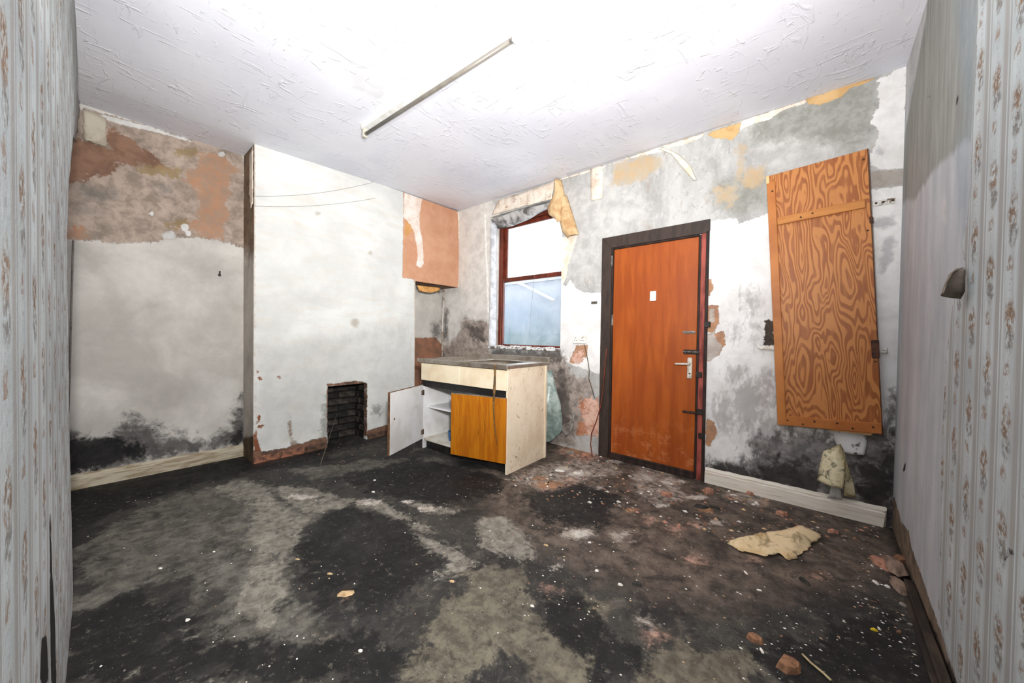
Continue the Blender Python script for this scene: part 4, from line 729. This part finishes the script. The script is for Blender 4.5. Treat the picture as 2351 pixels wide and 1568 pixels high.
run('pipe', [PL(168, 552, 0.02), PL(164, 700, 0.02), PL(160, 860, 0.02), PL(157, 945, 0.02)], 0.005, plain('grey_pipe', c(132, 126, 120), c(104, 98, 92)), 'thin dark grey pipe down the alcove corner', 'pipe')
p0, p1 = PB(1113, 492, 0.004), PB(1121, 718, 0.004)
MB().prism([(p0[0]-0.008, B, p0[2]), (p0[0]+0.008, B, p0[2]), (p1[0]+0.008, B, p1[2]), (p1[0]-0.008, B, p1[2])], (0, -0.012, 0)).make('cable_trunking', plain('white_plastic', (1, 1, 1, 1)), label='slim white cable trunking on the wall beside the window', cat='trunking')
pb = PB(1365, 695); iron = plain('worn_iron', (1, 1, 1, 1))
MB().box(pb[0]-0.03, pb[0]+0.03, B-0.014, B, pb[2]-0.012, pb[2]+0.012, 0.003).tube([(pb[0]+0.012, B-0.012, pb[2]), (pb[0]+0.012, B-0.03, pb[2])], 0.006).make('wall_catch', iron, label='small metal catch on the wall at top of the door frame side', cat='bracket')
pb = PB(2027, 465); t = empty('hinge_bracket', (pb[0], B, pb[2]), label='white painted metal hinge strap on the wall beside top of the plywood board', cat='bracket')
MB().box(-0.045, 0.05, -0.010, 0, -0.016, 0.016, 0.002).make('strap', plain('white_painted_iron', c(222, 220, 214), c(120, 100, 84), scale=40, lo=0.5, hi=0.6), t)
for x in (-0.03, 0.0, 0.042): MB().tube([(x, -0.0095, 0), (x, -0.014, 0)], 0.006).make('screw', plain('nail_head', (1, 1, 1, 1)), t)
pb = PB(2030, 806); t = empty('pipe_clip', (pb[0], B, pb[2]), label='small white clip on the wall beside the middle of the plywood board', cat='clip')
MB().box(-0.04, 0.012, -0.02, 0, -0.012, 0.0, 0.002).make('arm', plastic, t); MB().box(-0.006, 0.012, -0.02, 0, 0.004, 0.02, 0.002).box(0.006, 0.012, -0.02, 0, -0.012, 0.02, 0.002).make('hook', plastic, t)
a_, b_ = PB(1739, 797, 0.01), PB(1785, 798, 0.01)
MB().prism([(a_[0], B-0.003, a_[2]+0.004), (a_[0]+0.02, B-0.003, a_[2]-0.014), (b_[0], B-0.003, b_[2]-0.018), (b_[0], B-0.003, b_[2]+0.012), (a_[0]+0.03, B-0.003, a_[2]+0.012)], (0, -0.014, 0)).make('broken_lath', plain('white_splintered_wood', c(236, 232, 222), c(170, 150, 126), scale=16), label='white splintered lath end sticking out from behind the plywood board', cat='lath')
pb = PL(503, 631); MB().tube([(ALC, pb[1], pb[2]), (ALC+0.03, pb[1], pb[2]-0.006)], 0.009).tube([(ALC+0.028, pb[1], pb[2]-0.008), (ALC+0.03, pb[1], pb[2]+0.03)], 0.005).make('wall_hook', plain('black_iron', (0, 0, 0, 1)), label='small dark hook on the alcove wall', cat='hook')
# ---- hanging and peeling wallpaper
ochre = plain('ochre_paper', (1, 1, 1, 1)); tan_p = plain('tan_backing_paper', c(214, 186, 144), c(182, 142, 98), scale=7, bump=0.002, rough=0.8)
creamp = Mat('cream_floral_remnant', 0.85); cr = creamp.mix(creamp.sm(creamp.noise(9, 6, 0.7), 0.4, 0.7), c(232, 222, 208), c(204, 184, 164)); cr = creamp.mix(creamp.sm(creamp.noise(16, 4, 0.6, 0.5), 0.62, 0.68, 0, 0.7), cr, c(150, 100, 78)); cr = creamp.mix(creamp.sm(creamp.noise(5, 5, 0.6, 0.2, (5, 1, 0.4)), 0.55, 0.66, 0, 0.35), cr, c(160, 146, 136)); creamp.color(cr); creamp = creamp.m
loft('wallpaper_remnant', [PB(1144, 460, 0.022), PB(1130, 493, 0.030)], [PB(1273, 418, 0.012), PB(1267, 457, 0.024)], creamp, nu=24, nv=6, ripple=0.008, bdir=(0, -1, 0), ragged=0.008, thick=0.006, label='stained floral wallpaper band across the head of the window', cat='wallpaper')
cl = PB(1290, 480); curl_t = empty('wallpaper_curl', tuple(cl), label='large ochre curl of peeled wallpaper hanging above the window corner', cat='wallpaper'); OFF = Vector(-cl)
loft('upper_fold', [PB(*p, o) for p, o in zip(k5('795,205 790,300 770,335 742,400 748,445 800,480 825,510'), (0.035, 0.035, 0.04, 0.08, 0.10, 0.10, 0.09))], [PB(*p, o) for p, o in zip(k5('845,198 865,290 880,330 880,370 865,420 850,470 835,500'), (0.003, 0.004, 0.01, 0.03, 0.04, 0.06, 0.08))], tan_p, nu=12, nv=18, bulge=0.05, bdir=(0, -1, 0), parent=curl_t).location = OFF
loft('lower_tongue', [PB(*p, o) for p, o in zip(px('1295,452 1288,480 1284,505 1290,530 1304,547'), (0.05, 0.06, 0.06, 0.06, 0.04))], [PB(*p, o) for p, o in zip(px('1302,450 1309,472 1317,497 1326,528 1329,538'), (0.008, 0.012, 0.015, 0.02, 0.03))], tan_p, nu=12, nv=18, bulge=0.05, bdir=(0, -1, 0), parent=curl_t).location = OFF
loft('wallpaper_remnant', [PB(1356, 386, 0.003), PB(1356, 420, 0.003), PB(1357, 460, 0.006)], [PB(1383, 377, 0.003), PB(1384, 420, 0.003), PB(1383, 456, 0.006)], creamp, nu=6, nv=12, ragged=0.006, thick=0.005, label='short upright cream wallpaper strip under the ceiling above the door', cat='wallpaper')
loft('wallpaper_strip', [PB(*p, o) for p, o in zip(k7('690,505 760,530 800,580 850,640 895,690'), (0.003, 0.02, 0.04, 0.05, 0.05))], [PB(*p, o) for p, o in zip(k7('710,490 780,520 830,555 880,610 912,688'), (0.003, 0.01, 0.03, 0.05, 0.05))], plain('cream_paper', c(244, 234, 218), c(224, 204, 176), scale=10), nu=6, nv=16, bulge=0.01, bdir=(0, -1, 0), label='narrow torn wallpaper strip curling down above the door', cat='wallpaper')
loft('wallpaper_remnant', [PL(193, 250, 0.012), PL(190, 320, 0.02)], [PL(245, 272, 0.012), PL(243, 337, 0.02)], plain('cream_stained_paper', c(192, 184, 168), c(160, 150, 132), scale=9), nu=8, nv=8, ragged=0.01, ripple=0.008, bdir=(1, 0, 0), thick=0.006, label='square cream wallpaper scrap at the top of the alcove corner', cat='wallpaper')
loft('wallpaper_remnant', [(A-0.115, 0.861, 2.66), (A-0.115, 0.861, 2.34), (A-0.06, 0.861, 2.19)], [(A-0.012, 0.861, 2.70), (A-0.012, 0.861, 2.45), (A-0.012, 0.861, 2.22)], creamp, nu=6, nv=14, ragged=0.006, thick=0.004, label='floral wallpaper scrap on the chimney breast side below the ceiling', cat='wallpaper')
loft('wallpaper_flap', [PB(1908, 985, 0.006), PB(1920, 1020, 0.012), PB(1940, 1040, 0.016)], [PB(1990, 985, 0.006), PB(1990, 1020, 0.014), PB(1984, 1045, 0.018)], plain('white_floral_flap', c(222, 222, 222), c(110, 104, 98), scale=22, lo=0.55, hi=0.66), nu=10, nv=10, bulge=0.012, bdir=(0, -1, 0), label='pale wallpaper flap hanging below the plywood board', cat='wallpaper')
mould_p = Mat('mouldy_ochre_paper', 0.85); mc = mould_p.mix(mould_p.sm(mould_p.noise(8, 5), 0.4, 0.65), c(220, 210, 176), c(192, 176, 134)); mc = mould_p.mix(mould_p.sm(mould_p.noise(14, 7, 0.75, 0.5), 0.48, 0.60, 0, 0.85), mc, c(84, 76, 58)); mould_p.color(mc); mould_p = mould_p.m
fl_ = PB(1920, 1085); flap_t = empty('wallpaper_flap', tuple(fl_), label='folded yellow mouldy wallpaper leaning above the white skirting', cat='wallpaper'); OFF = Vector(-fl_)
loft('front_fold', [PB(*p, o) for p, o in zip(k8('1145,240 1010,300 985,400 962,530'), (0.05, 0.06, 0.08, 0.10))], [PB(*p, o) for p, o in zip(k8('1150,238 1175,320 1190,420 1170,600'), (0.05, 0.07, 0.11, 0.14))], mould_p, nu=12, nv=18, bulge=0.03, bdir=(0, -1, 0), parent=flap_t).location = OFF
loft('rear_fold', [PB(*p, o) for p, o in zip(k8('1160,262 1185,400 1180,590 1175,660'), (0.035, 0.045, 0.05, 0.05))], [PB(*p, o) for p, o in zip(k8('1175,290 1210,430 1255,560 1272,670'), (0.030, 0.032, 0.034, 0.035))], mould_p, nu=8, nv=16, parent=flap_t).location = OFF
loft('paper_scrap', [PB(*p, o) for p, o in zip(k8('1075,570 1060,640 1040,670'), (0.03, 0.03, 0.03))], [PB(*p, o) for p, o in zip(k8('1150,590 1160,670 1165,690'), (0.03, 0.032, 0.034))], plain('grey_scrap', c(196, 194, 188), c(160, 156, 148)), nu=6, nv=6, label='small grey paper scrap resting on top of the white skirting', cat='paper')
curl = [PE(*p, o) for p, o in zip(k9('515,1205 470,1220 440,1270 425,1320'), (0.004, 0.03, 0.05, 0.06))]
loft('plaster_flap', curl, [PE(*p, o) for p, o in zip(k9('525,1210 520,1260 520,1310 500,1345'), (0.003, 0.004, 0.006, 0.01))], plain('brown_paper_back', c(128, 116, 104), c(86, 76, 68), scale=12), nu=10, nv=14, bulge=0.02, bdir=(-1, 0, 0), label='brown curl of torn paper sticking out of the wallpapered wall', cat='wallpaper')
# plastic sheet slumped behind the sink unit
pm_ = Mat('cloudy_plastic', 0.3, 0.5); pm_.color(pm_.mix(pm_.sm(pm_.noise(8, 6, 0.7, 0.6), 0.38, 0.62), c(190, 204, 198), c(120, 140, 132))); pm_.bs.inputs['Alpha'].default_value = 0.8
loft('plastic_sheet', [PB(1232, 852, 0.12), PB(1232, 930, 0.16), PB(1232, 1015, 0.10)], [PB(1272, 850, 0.02), PB(1288, 930, 0.05), PB(1292, 990, 0.05), PB(1270, 1012, 0.06)], pm_.m, nu=14, nv=20, bulge=0.03, ripple=0.035, bdir=(0, -1, 0), label='cloudy greenish plastic sheet slumped behind the sink unit', cat='plastic sheet')
run('waste_hose', [PB(1288, 950, 0.02), PB(1290, 985, 0.04), PB(1300, 1000, 0.05), PB(1312, 985, 0.04), PB(1318, 950, 0.02)], 0.012, plain('grey_hose', c(150, 148, 142), c(100, 98, 92)), 'grey waste hose looped at the foot of the wall by the plastic sheet', 'hose')
# ---- torn paper sheet and rubble on the floor
Lp = [PF(*p, z) for p, z in zip(k8('245,1030 470,980 620,935 820,893'), (0.004, 0.02, 0.04, 0.05))]
def floor_paper():
    top = [PF(*p, z) for p, z in zip(k8('245,1032 400,995 560,955 700,925 825,893 1005,985'), (0.006, 0.015, 0.03, 0.04, 0.055, 0.012))]
    bot = [PF(*p, z) for p, z in zip(k8('250,1040 350,1105 540,1160 650,1125 745,1185 850,1110'), (0.003, 0.004, 0.004, 0.010, 0.004, 0.006))]
    fold = [PF(*p, z) for p, z in zip(k8('825,893 860,950 800,1040 850,1110'), (0.055, 0.05, 0.03, 0.006))]
    loft('wallpaper_sheet', top, bot[:5]+[PF(*k8('850,1110')[0], 0.006)], mould_ok, nu=12, nv=30, ripple=0.014, bdir=(0, 0, 1), ragged=0.014, label='large torn ochre wallpaper sheet lying on the floor', cat='wallpaper')
mo = Mat('torn_ochre_sheet', 0.85); mc = mo.mix(mo.sm(mo.noise(7, 5), 0.4, 0.65), c(226, 204, 164), c(208, 178, 130)); mc = mo.mix(mo.sm(mo.noise(9, 7, 0.75, 0.5), 0.51, 0.64, 0, 0.75), mc, c(126, 106, 74)); mo.color(mc); mould_ok = mo.m
floor_paper()
pal = dict(white=plain('white_plaster_chip', c(236, 232, 224), c(200, 192, 180), scale=30), tan=plain('tan_chip', c(206, 176, 134), c(160, 130, 96), scale=30), pink=plain('brick_chip', c(184, 134, 112), c(128, 92, 76), scale=26), brown=plain('brown_chip', c(146, 106, 78), c(98, 70, 54), scale=26),
           black=plain('dark_slate_chip', c(44, 42, 40), c(66, 62, 58), scale=20), grey=plain('grey_mortar_chip', c(150, 142, 132), c(104, 98, 90), scale=24), taupe=plain('flaking_board', c(152, 130, 114), c(108, 90, 78), scale=12, stretch=(3, 1, 1)))
def shard(name, u, v, r, asp, ang, hgt, col, label, cat, tilt=0.0, n=9, lift=0.0, grp=None):
    """irregular flake or lump: outline with jitter, upper face shrunk and roughened."""
    if name == 'plaster_flake': r *= 0.72; hgt *= 0.6
    p = PF(u, v); b = bmesh.new(); lo, up = [], []
    for k in range(n):
        a = k*2*math.pi/n+random.uniform(-.2, .2); rr = r*random.uniform(0.72, 1.12); x, y = rr*math.cos(a), rr*asp*math.sin(a)
        X, Y = x*math.cos(ang)-y*math.sin(ang), x*math.sin(ang)+y*math.cos(ang)
        zt = tilt*(X/r)*hgt
        lo.append(b.verts.new((X, Y, max(0.0, zt)))); up.append(b.verts.new((X*0.8, Y*0.8, hgt*random.uniform(0.75, 1.1)+max(0.0, zt))))
    tp = b.verts.new((random.uniform(-.2, .2)*r, random.uniform(-.2, .2)*r*asp, hgt*1.15+max(0, tilt*0.3*hgt)))
    for k in range(n):
        b.faces.new((lo[k], lo[(k+1) % n], up[(k+1) % n], up[k])); b.faces.new((up[k], up[(k+1) % n], tp))
    b.faces.new(lo[::-1]); bmesh.ops.recalc_face_normals(b, faces=b.faces); me = bpy.data.meshes.new(name); b.to_mesh(me); b.free()
    o = link(name, me, pal[col], label=label, cat=cat, group=grp); o.location = (p[0], p[1], lift); return o
shard('plaster_slab', 2030, 1298, 0.085, 0.45, 1.9, 0.020, 'pink', 'pinkish plaster slab lowest in the pile by the wallpapered wall', 'plaster', 0.4)
shard('plaster_slab', 2052, 1310, 0.095, 0.42, 1.7, 0.014, 'taupe', 'grey brown flaking board piece on top of the pile by the wallpapered wall', 'plaster', 0.8, lift=0.022)
shard('plaster_slab', 2062, 1345, 0.085, 0.35, 1.7, 0.014, 'taupe', 'long splintered board piece at near end of the pile by the wallpapered wall', 'plaster', 0.5)
shard('plaster_slab', 2068, 1285, 0.05, 0.5, 1.2, 0.016, 'brown', 'small brown plaster piece at far end of the pile by the wallpapered wall', 'plaster')
for (u, v, r, asp, ang, hg, col, nm, lab, cat) in (
 (1732, 1469, .030, .8, .4, .016, 'brown', 'brick_lump', 'brown brick lump in front of the olive floor patch', 'rubble'),
 (1749, 1494, .024, .4, 2.2, .004, 'white', 'plaster_flake', 'long white plaster flake next to the brown brick lump', 'plaster'),
 (1813, 1533, .045, .8, .8, .022, 'brown', 'paper_scrap', 'crumpled brown scrap beside the straw near the bottom of the photo', 'paper'),
 (795, 1362, .040, .55, .9, .003, 'tan', 'paper_scrap', 'tan paper scrap on the dark floor in the middle of the room', 'paper'),
 (757, 1317, .026, .45, .5, .003, 'tan', 'plaster_flake', 'pale tan flake behind the tan paper scrap on the dark floor', 'plaster'),
 (683, 1284, .020, .5, .5, .004, 'tan', 'plaster_flake', 'small tan flake at right rim of the big light floor patch', 'plaster'),
 (1038, 1335, .020, .6, .5, .006, 'tan', 'plaster_flake', 'curled yellowish flake at the middle of the floor by the olive patch', 'plaster'),
 (1847, 1336, .036, .35, 2.3, .010, 'black', 'slate_piece', 'black slate sliver in front of the torn wallpaper sheet', 'slate'),
 (1463, 1343, .024, .6, .6, .012, 'black', 'slate_piece', 'dark stone bit in the middle of the blackish floor', 'slate'),
 (1610, 1165, .05, .5, .5, .014, 'black', 'slate_piece', 'dark slate piece among the rubble before the white skirting', 'slate'),
 (1640, 1167, .04, .5, .1, .012, 'black', 'slate_piece', 'second dark slate piece, next to a slate piece before the white skirting', 'slate'),
 (1627, 1131, .040, .8, .4, .035, 'pink', 'brick_lump', 'orange brick lump by the white skirting at the door side', 'rubble'),
 (1530, 1137, .045, .7, .4, .022, 'pink', 'brick_lump', 'pink brick lump on the light dusty patch in front of the door', 'rubble'),
 (1722, 1135, .035, .6, .4, .018, 'pink', 'brick_lump', 'pinkish brick lump close under the white skirting', 'rubble'),
 (1795, 1182, .036, .7, .4, .022, 'pink', 'brick_lump', 'red brick lump behind the torn wallpaper sheet', 'rubble'),
 (1912, 1222, .028, .7, .4, .018, 'pink', 'brick_lump', 'small pink brick lump behind the tip of the torn wallpaper sheet', 'rubble'),
 (1345, 1048, .050, .6, .3, .030, 'pink', 'brick_lump', 'brick lump at the foot of the crumbled plaster left of the door', 'rubble'),
 (1375, 1042, .040, .7, .9, .035, 'brown', 'brick_lump', 'reddish brick lump against foot of the door frame', 'rubble'),
 (1310, 1040, .045, .6, .6, .020, 'grey', 'mortar_lump', 'grey mortar lump between sink unit and door', 'rubble'),
 (1325, 1088, .035, .6, .4, .014, 'white', 'plaster_lump', 'white plaster lump on the floor between sink unit and door', 'plaster'),
 (1285, 1082, .050, .4, .4, .010, 'white', 'plaster_lump', 'flat white plaster lump nearest the sink unit', 'plaster'),
 (1685, 1137, .040, .3, .5, .008, 'white', 'plaster_flake', 'white plaster sliver close under the white skirting', 'plaster'),
 (1254, 1252, .022, .6, .4, .006, 'tan', 'plaster_flake', 'thin curled tan chip left of the white splash on the floor', 'plaster'),
 (1354, 1246, .016, .7, .4, .008, 'white', 'plaster_flake', 'white chip just in front of the white splash on the floor', 'plaster'),
 (1370, 1311, .018, .7, .4, .010, 'white', 'plaster_flake', 'bright white chip between white splash and floor middle', 'plaster'),
 (1424, 1343, .016, .7, .4, .010, 'white', 'plaster_flake', 'bright white chip left of the dark stone bit', 'plaster'),
 (1222, 1392, .015, .7, .4, .008, 'white', 'plaster_flake', 'white chip at rim of the olive floor patch', 'plaster'),
 (430, 1424, .016, .7, .4, .006, 'white', 'plaster_flake', 'white chip on the black floor before the big light patch', 'plaster'),
 (368, 1305, .014, .7, .4, .006, 'white', 'plaster_flake', 'white chip on the left of the big light floor patch', 'plaster'),
 (491, 1267, .016, .5, .4, .006, 'white', 'plaster_flake', 'white chip in the middle of the big light floor patch', 'plaster'),
 (827, 1495, .014, .7, .4, .006, 'white', 'plaster_flake', 'white chip on the black floor at the bottom of the photo', 'plaster'),
 (860, 1103, .018, .7, .4, .010, 'white', 'plaster_flake', 'white chip farthest before the open white cabinet door', 'plaster'),
 (857, 1130, .022, .6, .4, .010, 'white', 'plaster_flake', 'larger white chip nearer in line before the open cabinet door', 'plaster'),
 (2010, 1337, .034, .45, 1.9, .006, 'white', 'plaster_flake', 'long white flake left of the plaster pile by the wallpapered wall', 'plaster'),
 (2037, 1347, .020, .7, 1.9, .010, 'white', 'plaster_flake', 'white flake against near end of the plaster pile', 'plaster'),
 (2074, 1389, .028, .5, 1.9, .008, 'grey', 'plaster_flake', 'grey white flake between plaster pile and dark wall batten', 'plaster'),
 (2080, 1342, .022, .6, 1.6, .010, 'white', 'plaster_flake', 'white flake on the wall side of the plaster pile', 'plaster'),
 (2090, 1434, .016, .7, .4, .006, 'grey', 'plaster_flake', 'grey chip by the dark wall batten in the right corner', 'plaster'),
 (1743, 1355, .018, .5, .4, .004, 'white', 'plaster_flake', 'white chip in front of the pink dust spot by the wallpaper sheet', 'plaster'),
 (1712, 1315, .024, .4, 2.2, .004, 'white', 'plaster_flake', 'white sliver in front of the torn wallpaper sheet', 'plaster'),
 (2063, 1452, .018, .6, 1.1, .010, 'brown', 'plaster_flake', 'brown chip by the straw splinter next to the wall batten', 'plaster')):
    shard(nm, u, v, r, asp, ang, hg, col, lab, cat, n=6 if 'flake' in nm else 8)
straw_m = plain('straw', c(196, 180, 140), c(150, 134, 98))
run('straw', [PF(1842, 1502, 0.004), PF(1862, 1522, 0.006), PF(1890, 1545, 0.005), PF(1908, 1562, 0.004)], 0.004, straw_m, 'long dry straw on the floor near the crumpled brown scrap', 'straw')
shard('yellow_fragment', 2007, 1447, .012, .7, .4, .006, 'tan', 'tiny yellow fragment on the black floor by the wall batten', 'rubble').data.materials[0] = plain('yellow_plastic', c(220, 190, 40), c(196, 166, 30))
# fine grit that nobody could count
def grit():
    co, fs, mi = [], [], []
    def put(x, y, r, m):
        k = len(co); a0 = random.uniform(0, 6.28); h = r*random.uniform(0.3, 0.7)
        for j in range(4):
            a = a0+j*1.5708; rr = r*random.uniform(0.6, 1.2); co.append((x+rr*math.cos(a), y+rr*0.7*math.sin(a), 0.0005))
        co.append((x, y, h)); 
        for j in range(4): fs.append((k+j, k+(j+1) % 4, k+4)); mi.append(m)
    zones = [(620, px('1160,1095 1380,1030 1620,1110 2030,1215 1950,1290 1650,1240 1400,1160 1200,1150'), 0.020, (0, 0, 1, 2, 2, 3, 3, 4, 4, 5, 5)), (500, px('1500,1130 2030,1220 2130,1500 1700,1500 1200,1400 1150,1200'), 0.006, (0, 0, 1, 2, 4, 5)),
             (450, px('160,1150 900,1050 1300,1150 1700,1568 140,1568'), 0.006, (0, 0, 0, 1, 5)), (190, px('1980,1220 2050,1210 2150,1500 2060,1560 1950,1350'), 0.007, (0, 0, 1, 2, 5, 3)), (160, px('560,1060 960,980 980,1040 760,1080 600,1100'), 0.010, (2, 3, 5, 4)), (110, px('1700,1400 2100,1400 2140,1560 1600,1560'), 0.006, (0, 0, 5))]
    for n, poly, r, ms in zones:
        w = np.array([PF(*p)[:2] for p in poly]); lo, hi = w.min(0), w.max(0); k = 0
        while k < n:
            p = lo+(hi-lo)*rng.random(2)
            if sdf(p[None], w)[0] > 0 and p[1] < B-0.03 and p[0] < E-0.06: put(p[0], p[1], r*random.uniform(0.25, 1.0)**2.6+0.0012, random.choice(ms)); k += 1
    me = bpy.data.meshes.new('floor_grit'); me.from_pydata(co, [], fs)
    for m in ('white', 'tan', 'pink', 'brown', 'black', 'grey'): me.materials.append(pal[m])
    me.polygons.foreach_set('material_index', mi); o = link('floor_grit', me, None, None, kind='stuff', label='fine plaster and brick grit scattered over the floor', cat='grit')
grit()
